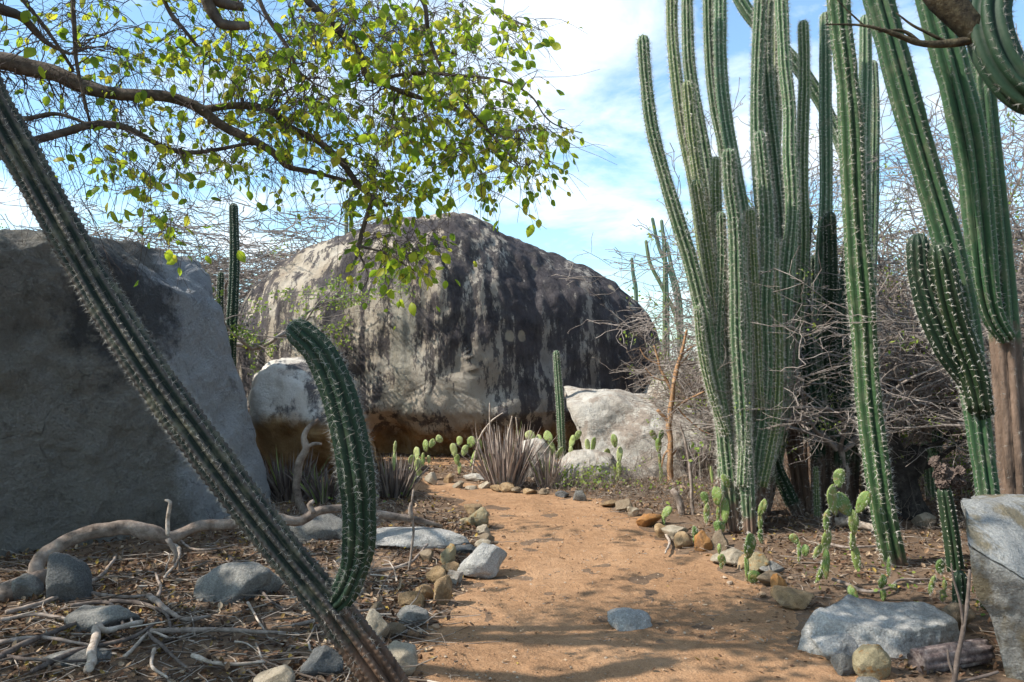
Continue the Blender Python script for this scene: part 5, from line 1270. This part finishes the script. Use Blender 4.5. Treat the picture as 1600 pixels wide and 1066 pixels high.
# ------------------------------------------------------------------ dry aloe clumps
def aloe_mat(name, a, b, c):
    m = M(name, 0.8, 0.2)
    m.col(m.ramp(m.math('ADD', m.math('MULTIPLY', m.geo.outputs['Random Per Island'], 0.7), m.math('MULTIPLY', m.noise(20, 3), 0.3)), [(0.15, a), (0.5, b), (0.85, c)])); return m.m
MAT['aloe'] = aloe_mat('dry_grey_aloe', (0.16, 0.115, 0.095), (0.3, 0.235, 0.2), (0.45, 0.38, 0.32))
MAT['aloe_dark'] = aloe_mat('dry_brown_aloe', (0.075, 0.055, 0.05), (0.15, 0.115, 0.1), (0.27, 0.22, 0.18))
MAT['aloe_green'] = aloe_mat('aloe_green', (0.12, 0.16, 0.05), (0.2, 0.24, 0.08), (0.32, 0.34, 0.13))
def aloe(base, wpx, hpx, n_, mat, label, seed, outward=0.55, green=0):
    b = gd(*base); Y = b.y; rng = np.random.default_rng(seed)
    r_ = root('dry_aloe', Vector((b.x, Y, gz(b.x, Y))), label, 'aloe', 'dry aloe clumps')
    Wd, Hh = wpx*Y/FPX, hpx*Y/FPX
    for cnt_, mt, nm in ((n_, mat, 'blades'), (green, 'aloe_green', 'green_blades')):
        if not cnt_: continue
        G = Geo()
        for i in range(cnt_):
            a = rng.uniform(0, 2*np.pi); rad = Wd*0.3*math.sqrt(rng.uniform())
            p0 = np.array([math.cos(a)*rad, math.sin(a)*rad*0.8, -0.01]) + np.array(r_.location)
            out_ = np.array([math.cos(a), math.sin(a)*0.8, 0])*(0.25 + rad/Wd*2)*outward*rng.uniform(0.4, 1.3) + rng.normal(0, 0.12, 3)*[1, 1, 0]
            L = Hh*rng.uniform(0.6, 1.15); m_ = 6; t = np.linspace(0, 1, m_)[:, None]
            curve = rng.uniform(-0.5, 0.35)
            P = p0 + out_*L*t*(1 + curve*t) + np.array([0, 0, L])*(t - 0.25*max(0, curve+0.3)*t*t)
            w_ = rng.uniform(0.011, 0.02)*(1 - t[:, 0]**1.6) + 0.001
            sd_ = norm(np.cross(out_ + [0, 0, 0.3], rng.normal(0, 1, 3))); nn = norm(np.cross(sd_, P[-1]-P[0]))
            Vb = np.concatenate([P - sd_*w_[:, None] + nn*w_[:, None]*0.5, P, P + sd_*w_[:, None] + nn*w_[:, None]*0.5])
            ii = np.arange(m_-1)
            G.add(Vb, [np.concatenate([np.stack([ii, ii+m_, ii+m_+1, ii+1], -1), np.stack([ii+m_, ii+2*m_, ii+2*m_+1, ii+m_+1], -1)])])
        G.build(nm, MAT[mt], r_, stuff=True)
aloe((790, 758), 84, 92, 230, 'aloe', 'big dry grey aloe clump at the middle of the far border', 1, 0.5, 10)
aloe((856, 760), 46, 62, 100, 'aloe', 'smaller dry grey aloe clump right of the big one', 2, 0.5, 10)
aloe((614, 778), 76, 66, 170, 'aloe_dark', 'dark dry aloe clump right of the curved cactus arm', 3, 0.75, 4)
aloe((452, 778), 84, 76, 170, 'aloe_dark', 'dry brown aloe clump between big grey boulder and curved arm', 4, 0.75, 14)
aloe((508, 784), 60, 58, 90, 'aloe_dark', 'low brown aloe clump hidden behind the curved cactus arm', 6, 0.8, 16)
aloe((1088, 745), 60, 62, 90, 'aloe_dark', 'upright dry stalks left of the tallest cactus clump foot', 5, 0.3, 12)
# ------------------------------------------------------------------ fallen wood
def gpt(px, py, r_, lift=0.0):
    p_ = gd(px, py); return Vector((p_.x, p_.y, gz(p_.x, p_.y) + r_*0.6 + lift))
def stick(pts, w, mat, label, side=(), name='fallen_stick', lift=0.035, group='sticks on the ground left of the path'):
    w = w*1.3
    rr = [w/2*gd(x, y).y/FPX for x, y in pts]; n_ = len(pts)
    P = [(gpt(x, y, r_, lift), r_*(1 - 0.45*i/max(1, n_-1))) for i, ((x, y), r_) in enumerate(zip(pts, rr))]
    b = P[0][0]; r0 = root(name, Vector((b.x, b.y, gz(b.x, b.y))), label, 'stick', group)
    (V, F), _ = limb(P, k=8, rough=0.09, wob=0.6, seed=int(pts[0][0])); G = Geo(); G.add(V, F)
    for sp2, w2 in side:
        P2 = [(gpt(x, y, w2/2*gd(x, y).y/FPX, lift + 0.01), w2/2*gd(x, y).y/FPX*(1 - 0.4*i/max(1, len(sp2)-1))) for i, (x, y) in enumerate(sp2)]
        (V, F), _ = limb(P2, k=7, rough=0.09, wob=0.6); G.add(V, F)
    G.build('wood', MAT[mat], r0); return r0
S = stick
S([(138, 1066), (155, 998), (168, 1002), (221, 988)], 12, 'drift', 'thick pale forked stick at the bottom left', [([(156, 999), (148, 988), (142, 980)], 5), ([(208, 992), (204, 980)], 5)])
S([(9, 973), (79, 954), (153, 914), (171, 893), (181, 875)], 6, 'stick', 'long thin stick pointing right past the dark rounded rock')
S([(-20, 1060), (50, 1020), (118, 992)], 9, 'stick_dark', 'dark stick entering from the left edge over the stick pile')
S([(50, 1068), (131, 1030), (208, 1010), (248, 982)], 7, 'stick_dark', 'long dark stick slanting across the bottom left corner')
S([(235, 945), (262, 967), (291, 978), (329, 972)], 8, 'stick', 'curved brown stick in front of the low grey rock', [([(246, 946), (251, 930), (243, 909)], 6)])
S([(109, 962), (162, 955), (182, 967), (193, 992)], 6, 'stick_dark', 'bent dark stick over the long low grey rock')
S([(171, 953), (219, 955), (258, 970), (267, 996)], 6, 'stick_dark', 'second bent dark stick right of the long low rock')
S([(236, 998), (350, 994), (446, 998)], 7, 'stick', 'straight stick lying level left of the leaning cactus base')
S([(279, 845), (302, 866), (341, 867), (372, 860)], 3.5, 'stick', 'thin curved twig at the foot of the big grey boulder')
S([(258, 853), (279, 863), (276, 888), (258, 914)], 6, 'drift', 'short pale crooked stick behind the curved brown one')
S([(122, 938), (195, 945), (232, 943)], 5, 'stick', 'brown stick between the dark rounded rock and the long low rock')
S([(302, 1037), (350, 1050), (416, 1046)], 6, 'drift', 'pale stick at the bottom left of the leaning cactus base')
S([(241, 1026), (238, 1052), (262, 1070)], 5, 'drift', 'small pale bent stick at the bottom edge')
S([(0, 1022), (65, 1014), (142, 1023)], 6, 'stick', 'level stick in the pile at the left edge')
S([(230, 1000), (270, 1036), (300, 1060)], 5, 'stick_dark', 'thin dark stick running down to the bottom edge')
S([(358, 880), (393, 915), (419, 944), (446, 962)], 4.5, 'stick_dark', 'dark curved twig leaning over the low grey rock')
S([(387, 950), (400, 972), (414, 992)], 3.5, 'drift', 'thin pale twig left of the leaning cactus')
S([(0, 985), (60, 978), (130, 985), (190, 978)], 5, 'stick', 'stick lying in front of the long low grey rock')
S([(10, 1045), (90, 1052), (160, 1046)], 5, 'stick_dark', 'lowest dark stick of the pile at the left')
S([(195, 1040), (215, 1020), (235, 1000), (262, 1008)], 5, 'drift', 'crooked pale stick right of the thick forked one')
S([(455, 985), (540, 968), (600, 960)], 4.5, 'stick', 'thin stick passing behind the leaning cactus base')
S([(300, 912), (352, 928), (386, 925), (420, 930)], 4, 'stick_dark', 'dark twig lying across the top of the low grey rock')
S([(590, 900), (640, 888), (668, 862)], 4.5, 'stick', 'stick lying in the sun patch beside the left border stones')
S([(1300, 912), (1352, 931), (1386, 926), (1406, 914), (1452, 914)], 4.5, 'stick', 'crooked stick behind the broad flat rock', group='sticks on the ground right of the path')
S([(1305, 828), (1340, 832), (1382, 842)], 12, 'drift', 'pale log lying behind the tall prickly pear', name='fallen_log', group='sticks on the ground right of the path')
S([(1290, 860), (1330, 866), (1390, 862)], 4, 'stick', 'thin stick in front of the pale log', group='sticks on the ground right of the path')
S([(1040, 836), (1046, 850), (1040, 866)], 4, 'drift', 'short pale bent twig at the right path border', group='sticks on the ground right of the path')
# the long arching limb
fl = root('fallen_limb', Vector((gd(40, 925).x, gd(40, 925).y, 0)), 'long pale arching dead limb lying before the big grey boulder', 'dead limb')
def fpx(pts, Y0, Y1):
    n_ = len(pts); return [(at(x, y, Y0 + (Y1-Y0)*i/(n_-1)), w/2*(Y0 + (Y1-Y0)*i/(n_-1))/FPX) for i, (x, y, w) in enumerate(pts)]
for pts, Y0, Y1, mt, nm in (([(-60, 965, 32), (0, 930, 30), (40, 912, 28), (64, 903, 28), (70, 912, 14)], 5.2, 5.5, 'limb', 'limb'),
                        ([(54, 905, 22), (56, 888, 22), (72, 866, 22), (110, 843, 22), (160, 827, 22), (200, 824, 22), (238, 833, 24), (262, 842, 22), (285, 834, 18), (315, 824, 18), (350, 820, 18), (400, 808, 16), (432, 806, 15), (470, 813, 14), (495, 800, 14), (522, 795, 13), (560, 800, 13), (610, 806, 12), (652, 812, 9), (690, 822, 4)], 5.5, 6.9, 'limb', 'limb'),
                        ([(262, 838, 7), (262, 808, 6), (266, 785, 6), (258, 782, 3)], 5.9, 5.9, 'drift', 'snag'), ([(262, 842, 8), (275, 865, 7), (272, 880, 5)], 5.9, 5.9, 'stick', 'snag'),
                        ([(490, 802, 8), (482, 790, 8), (490, 783, 6)], 6.4, 6.4, 'stick', 'snag')):
    (V, F), _ = limb(fpx(pts, Y0, Y1), k=14, rough=0.07, wob=0.5); G = Geo(); G.add(V, F); G.build(nm, MAT[mt], fl)
ds = root('dead_branch', Vector((gd(470, 800).x, gd(470, 800).y, 0)), 'upright crooked grey dead branch between big boulder and curved arm', 'dead branch')
G = Geo()
for pts in ([(478, 806, 14), (468, 785, 13), (464, 755, 12), (466, 725, 12), (478, 702, 11), (474, 685, 10), (482, 668, 8), (498, 656, 6)], [(478, 700, 7), (490, 694, 6), (503, 694, 4)]):
    (V, F), _ = limb(fpx(pts, 8.2, 8.2), k=9, rough=0.07, wob=0.4); G.add(V, F)
G.build('wood', MAT['limb'], ds)
tw = root('bare_twig', Vector((gd(1500, 1075).x, gd(1500, 1075).y, 0)), 'upright forked grey twig in front of the right foreground rock', 'twig')
G = Geo()
for pts in ([(1488, 1078, 9), (1496, 1030, 8), (1505, 985, 7), (1512, 940, 6), (1515, 890, 4)], [(1506, 980, 5), (1500, 940, 4), (1490, 905, 3), (1486, 880, 2)], [(1492, 1060, 5), (1483, 1035, 4), (1481, 1015, 3)], [(1495, 1066, 5), (1540, 1056, 5), (1560, 1050, 4)]):
    (V, F), _ = limb(fpx(pts, 3.55, 3.55), k=7, rough=0.08, wob=0.5); G.add(V, F)
G.build('wood', MAT['stick_dark'], tw)
sh = root('thin_shoot', Vector((gd(640, 892).x, gd(640, 892).y, 0)), 'thin upright pale shoot behind the left border stones', 'twig')
G = Geo()
for pts in ([(638, 894, 4), (643, 860, 4), (646, 830, 4), (643, 800, 4), (646, 765, 3)], [(643, 812, 7), (641, 800, 8), (642, 786, 3)]):
    (V, F), _ = limb(fpx(pts, 6.0, 6.0), k=6, rough=0.06, wob=0.5); G.add(V, F)
G.build('wood', MAT['stick'], sh)
# thin dry stalks standing in and beside the big aloe
for base, pts, lab in (((765, 752), [(765, 752, 3), (766, 700, 3), (765, 630, 2)], 'thin straight dry stalk rising from the left side of the big dry aloe'),
                       ((738, 748), [(736, 748, 3), (748, 690, 3), (764, 662, 3), (786, 645, 1.5)], 'thin crooked pale stalk left of the big dry aloe'),
                       ((784, 748), [(782, 748, 4), (790, 700, 4), (800, 650, 2)], 'stiff pale stalk leaning right out of the big dry aloe'),
                       ((815, 750), [(818, 750, 3.5), (812, 700, 3), (806, 652, 2)], 'stiff pale stalk leaning left out of the big dry aloe')):
    b = gd(*base); r_ = root('dry_stalk', Vector((b.x, b.y, 0)), lab, 'stalk', 'dry stalks by the aloe')
    (V, F), _ = limb(fpx(pts, b.y, b.y), k=6, rough=0.05, wob=0.6); G = Geo(); G.add(V, F); G.build('wood', MAT['drift'], r_)

# ------------------------------------------------------------------ leaf litter, twigs and gravel
def litter_mat(name, cols):
    m = M(name, 0.85, 0.15)
    m.col(m.ramp(m.geo.outputs['Random Per Island'], [(i/(len(cols)-1), c_) for i, c_ in enumerate(cols)])); return m.m
MAT['litter'] = litter_mat('dry_leaf_litter', [(0.05, 0.03, 0.02), (0.085, 0.048, 0.03), (0.13, 0.072, 0.042), (0.18, 0.105, 0.06), (0.25, 0.16, 0.095), (0.4, 0.3, 0.2), (0.11, 0.06, 0.036), (0.09, 0.052, 0.032), (0.36, 0.25, 0.06)])
MAT['straw'] = litter_mat('dry_straw', [(0.07, 0.052, 0.042), (0.15, 0.115, 0.09), (0.25, 0.205, 0.165), (0.42, 0.36, 0.3)])
MAT['gravel'] = litter_mat('path_gravel', [(0.14, 0.085, 0.05), (0.26, 0.165, 0.1), (0.34, 0.23, 0.145), (0.4, 0.32, 0.24)])
rng = np.random.default_rng(77)
def zgrid(X, Y):
    i = np.clip(np.searchsorted(gx, X), 1, len(gx)-1); j = np.clip(np.searchsorted(gyy, Y), 1, len(gyy)-1)
    return GZ[i, j]
def spots(n_, x0, x1, y0, y1, lo=-0.06, hi=99, bias=1.6, soft=0.25):
    X = rng.uniform(x0, x1, n_); Y = y0 + (y1-y0)*rng.uniform(0, 1, n_)**bias
    d = path_dist(X, Y); pr = np.clip((d - lo)/soft, 0.0, 1) * (d < hi)
    k_ = rng.uniform(size=n_) < pr
    # bare and thick patches
    nz = np.array([mnoise.noise(Vector((x*0.9, y*0.9, 2.2))) for x, y in zip(X, Y)])
    k_ &= rng.uniform(size=n_) < np.clip(0.65 + nz*0.9, 0.12, 1)
    return X[k_], Y[k_]
DRY_V = np.array([[0, 0, 0.0], [0.28, 0.35, 0.1], [0, 0.42, -0.02], [-0.28, 0.35, 0.1], [0.26, 0.7, 0.16], [0, 0.75, 0.06], [-0.26, 0.7, 0.16], [0, 1.05, 0.2]])
DRY_F = [np.array([[0, 1, 2], [0, 2, 3], [4, 7, 5], [5, 7, 6]]), np.array([[1, 4, 5, 2], [2, 5, 6, 3]])]
G = Geo()
for n_, box, smin, smax, kw in ((46000, (-5.2, -0.2, 3.1, 9.2), 0.018, 0.055, {}), (13000, (1.0, 6.5, 4.0, 10.5), 0.02, 0.055, dict(bias=1.2)), (7000, (-4.5, 3.5, 9.3, 13.2), 0.025, 0.055, dict(bias=1.0))):
    X, Y = spots(n_, *box, **kw); n2 = len(X)
    L = np.stack([X, Y, zgrid(X, Y) + 0.004 + np.abs(rng.normal(0, 0.008, n2))], -1)
    V, F = stamp(DRY_V, DRY_F, rand_rot(rng, n2, 0.45)*rng.uniform(smin, smax, (n2, 1, 1)), L); G.add(V, F)
X, Y = rng.uniform(-1.2, 2.4, 1500), 3.2 + 6*rng.uniform(0, 1, 1500)**1.3
k_ = path_dist(X, Y) < 0; X, Y = X[k_], Y[k_]; k_ = rng.uniform(size=len(X)) < np.clip(-0.25*path_dist(X, Y)*0 + np.exp(path_dist(X, Y)/0.25) + 0.16, 0, 1); X, Y = X[k_], Y[k_]; n2 = len(X)
V, F = stamp(DRY_V, DRY_F, rand_rot(rng, n2, 0.3)*rng.uniform(0.012, 0.04, (n2, 1, 1)), np.stack([X, Y, zgrid(X, Y) + 0.014], -1)); G.add(V, F)
o = G.build('leaf_litter', MAT['litter'], None, smooth=False); tag(o, 'dry brown leaf litter covering the ground beside the path', 'leaf litter', kind='stuff')
def bits(n_, box, lmin, lmax, r_, bend, lo=-0.05, **kw):
    X, Y = spots(n_, *box, lo=lo, **kw); n2 = len(X)
    a = rng.uniform(0, 2*np.pi, n2); ln = rng.uniform(lmin, lmax, n2)*rng.uniform(0.5, 1, n2)
    P = np.stack([X, Y, zgrid(X, Y) + 0.008 + np.abs(rng.normal(0, 0.012, n2))], -1)
    A0, A1, B0, B1 = [], [], [], []
    el = rng.normal(0.03, 0.12, n2)
    rr = r_*rng.uniform(0.5, 1.5, n2)
    for s_ in range(4):
        D = np.stack([np.cos(a)*np.cos(el), np.sin(a)*np.cos(el), np.sin(el)], -1)
        Q = P + D*(ln/4)[:, None]; Q[:, 2] = np.maximum(Q[:, 2], zgrid(Q[:, 0], Q[:, 1]) + 0.003)
        A0.append(P); A1.append(Q); B0.append(rr); rr = rr*0.85; B1.append(rr); P = Q
        a = a + rng.normal(0, bend, n2); el = el*0.6 + rng.normal(-0.03, 0.12, n2)
    return prisms(np.concatenate(A0), np.concatenate(A1), np.concatenate(B0), np.concatenate(B1), 4)
G = Geo()
for args in ((3600, (-5, -0.2, 3.1, 9), 0.12, 0.5, 0.003, 0.35), (900, (-4.6, -0.6, 3.2, 6.5), 0.3, 0.9, 0.0055, 0.25), (4500, (1.0, 6.5, 4.2, 10.5), 0.08, 0.4, 0.0024, 0.25), (2500, (-4, 4, 9.2, 13), 0.1, 0.4, 0.0028, 0.3)):
    V, F = bits(*args); G.add(V, F)
X = rng.uniform(-1, 2.2, 260); 
V, F = bits(700, (-1.0, 2.3, 3.3, 9), 0.03, 0.14, 0.0018, 0.3, lo=-9, hi=0.0, soft=0.1); G.add(V, F)
o = G.build('twig_litter', MAT['straw'], None); tag(o, 'scatter of thin dry twigs and straw over the litter', 'twigs', kind='stuff')
G = Geo()
for n_, box, s0_, s1_, kw in ((5200, (-1.4, 2.6, 3.1, 10.5), 0.003, 0.012, dict(lo=-9, hi=0.1, soft=0.1)), (500, (-1.4, 3, 3.1, 10.8), 0.012, 0.035, dict(lo=-0.22, hi=0.35, soft=0.05)), (700, (-2.5, 3.2, 9.6, 12.4), 0.015, 0.05, dict(lo=-0.1))):
    X, Y = spots(n_, *box, **kw); n2 = len(X); sz = rng.uniform(s0_, s1_, n2)*rng.uniform(0.5, 1, n2)
    Mx = rand_rot(rng, n2)*sz[:, None, None]; Mx = Mx*np.array([1, 1, 0.65])[None, :, None]
    V, F = stamp(PEB_V*(1 + 0.2*np.sin(np.arange(12)*2.3))[:, None], [PEB_F], Mx, np.stack([X, Y, zgrid(X, Y) + 0.012 + sz*0.2], -1)); G.add(V, F)
o = G.build('gravel', MAT['gravel'], None, smooth=False); tag(o, 'loose gravel and pebbles on and along the path', 'gravel', kind='stuff')
# low dry weeds
G = Geo(); A0, A1, B0, B1 = [], [], [], []
for cx_, cy_, sx, sy, n_, hh in ((1.6, 9.6, 0.9, 0.5, 320, 0.3), (2.3, 8.6, 0.6, 0.5, 260, 0.28), (3.6, 7.6, 0.9, 0.6, 200, 0.2), (0.9, 10.0, 0.5, 0.25, 260, 0.35), (5, 8.2, 1.2, 0.8, 420, 0.35), (-2.2, 8.0, 0.7, 0.5, 160, 0.25), (3.0, 10.6, 1.4, 0.9, 500, 0.6), (5.0, 10.0, 1.8, 1.0, 800, 0.7)):
    X, Y = rng.normal(cx_, sx, n_), rng.normal(cy_, sy, n_)
    k_ = path_dist(X, Y) > 0.08; X, Y = X[k_], Y[k_]; n2 = len(X)
    P = np.stack([X, Y, zgrid(X, Y) - 0.005], -1); D = norm(np.stack([rng.normal(0, 0.6, n2), rng.normal(0, 0.6, n2), np.ones(n2)], -1)); r_ = np.full(n2, 0.0026)
    for s_ in range(4):
        Q = P + D*(hh/4*rng.uniform(0.5, 1.3, n2))[:, None]
        A0.append(P); A1.append(Q); B0.append(r_); r_ = r_*0.75; B1.append(r_); P = Q; D = norm(D + rng.normal(0, 0.45, (n2, 3)))
        if s_ in (1, 2):
            D2 = norm(D + rng.normal(0, 0.9, (n2, 3))); A0.append(P); A1.append(P + D2*hh*0.25); B0.append(r_*0.8); B1.append(r_*0.4)
V, F = prisms(np.concatenate(A0), np.concatenate(A1), np.concatenate(B0), np.concatenate(B1), 3); G.add(V, F)
o = G.build('dry_weeds', MAT['straw'], None); tag(o, 'thin dry weeds growing among the litter right of the path', 'weeds', kind='stuff')
G = Geo(); L = []
for cx_, cy_, sx, sy, n_, hh in ((1.05, 9.75, 0.25, 0.12, 260, 0.3), (0.75, 9.9, 0.12, 0.1, 90, 0.2), (2.1, 8.9, 0.4, 0.3, 140, 0.2), (3.0, 5.6, 0.5, 0.4, 90, 0.08), (-1.6, 9.0, 0.3, 0.2, 60, 0.1), (5.4, 9.6, 0.7, 0.5, 1500, 0.8), (6.4, 9.8, 1.0, 0.6, 1200, 0.9)):
    X, Y = rng.normal(cx_, sx, n_), rng.normal(cy_, sy, n_); L.append(np.stack([X, Y, zgrid(X, Y) + rng.uniform(0.01, hh, n_)], -1))
L = np.concatenate(L); V, F = stamp(LET_V*[1.3, 1, 1], LET_F, orient(rng.normal(0, 1, (len(L), 3)) + [0, 0, 0.4], rng)*rng.uniform(0.02, 0.045, (len(L), 1, 1)), L); G.add(V, F)
o = G.build('green_weeds', MAT['leaflet'], None); tag(o, 'small green weed leaves near the far border and in the thicket', 'weeds', kind='stuff')
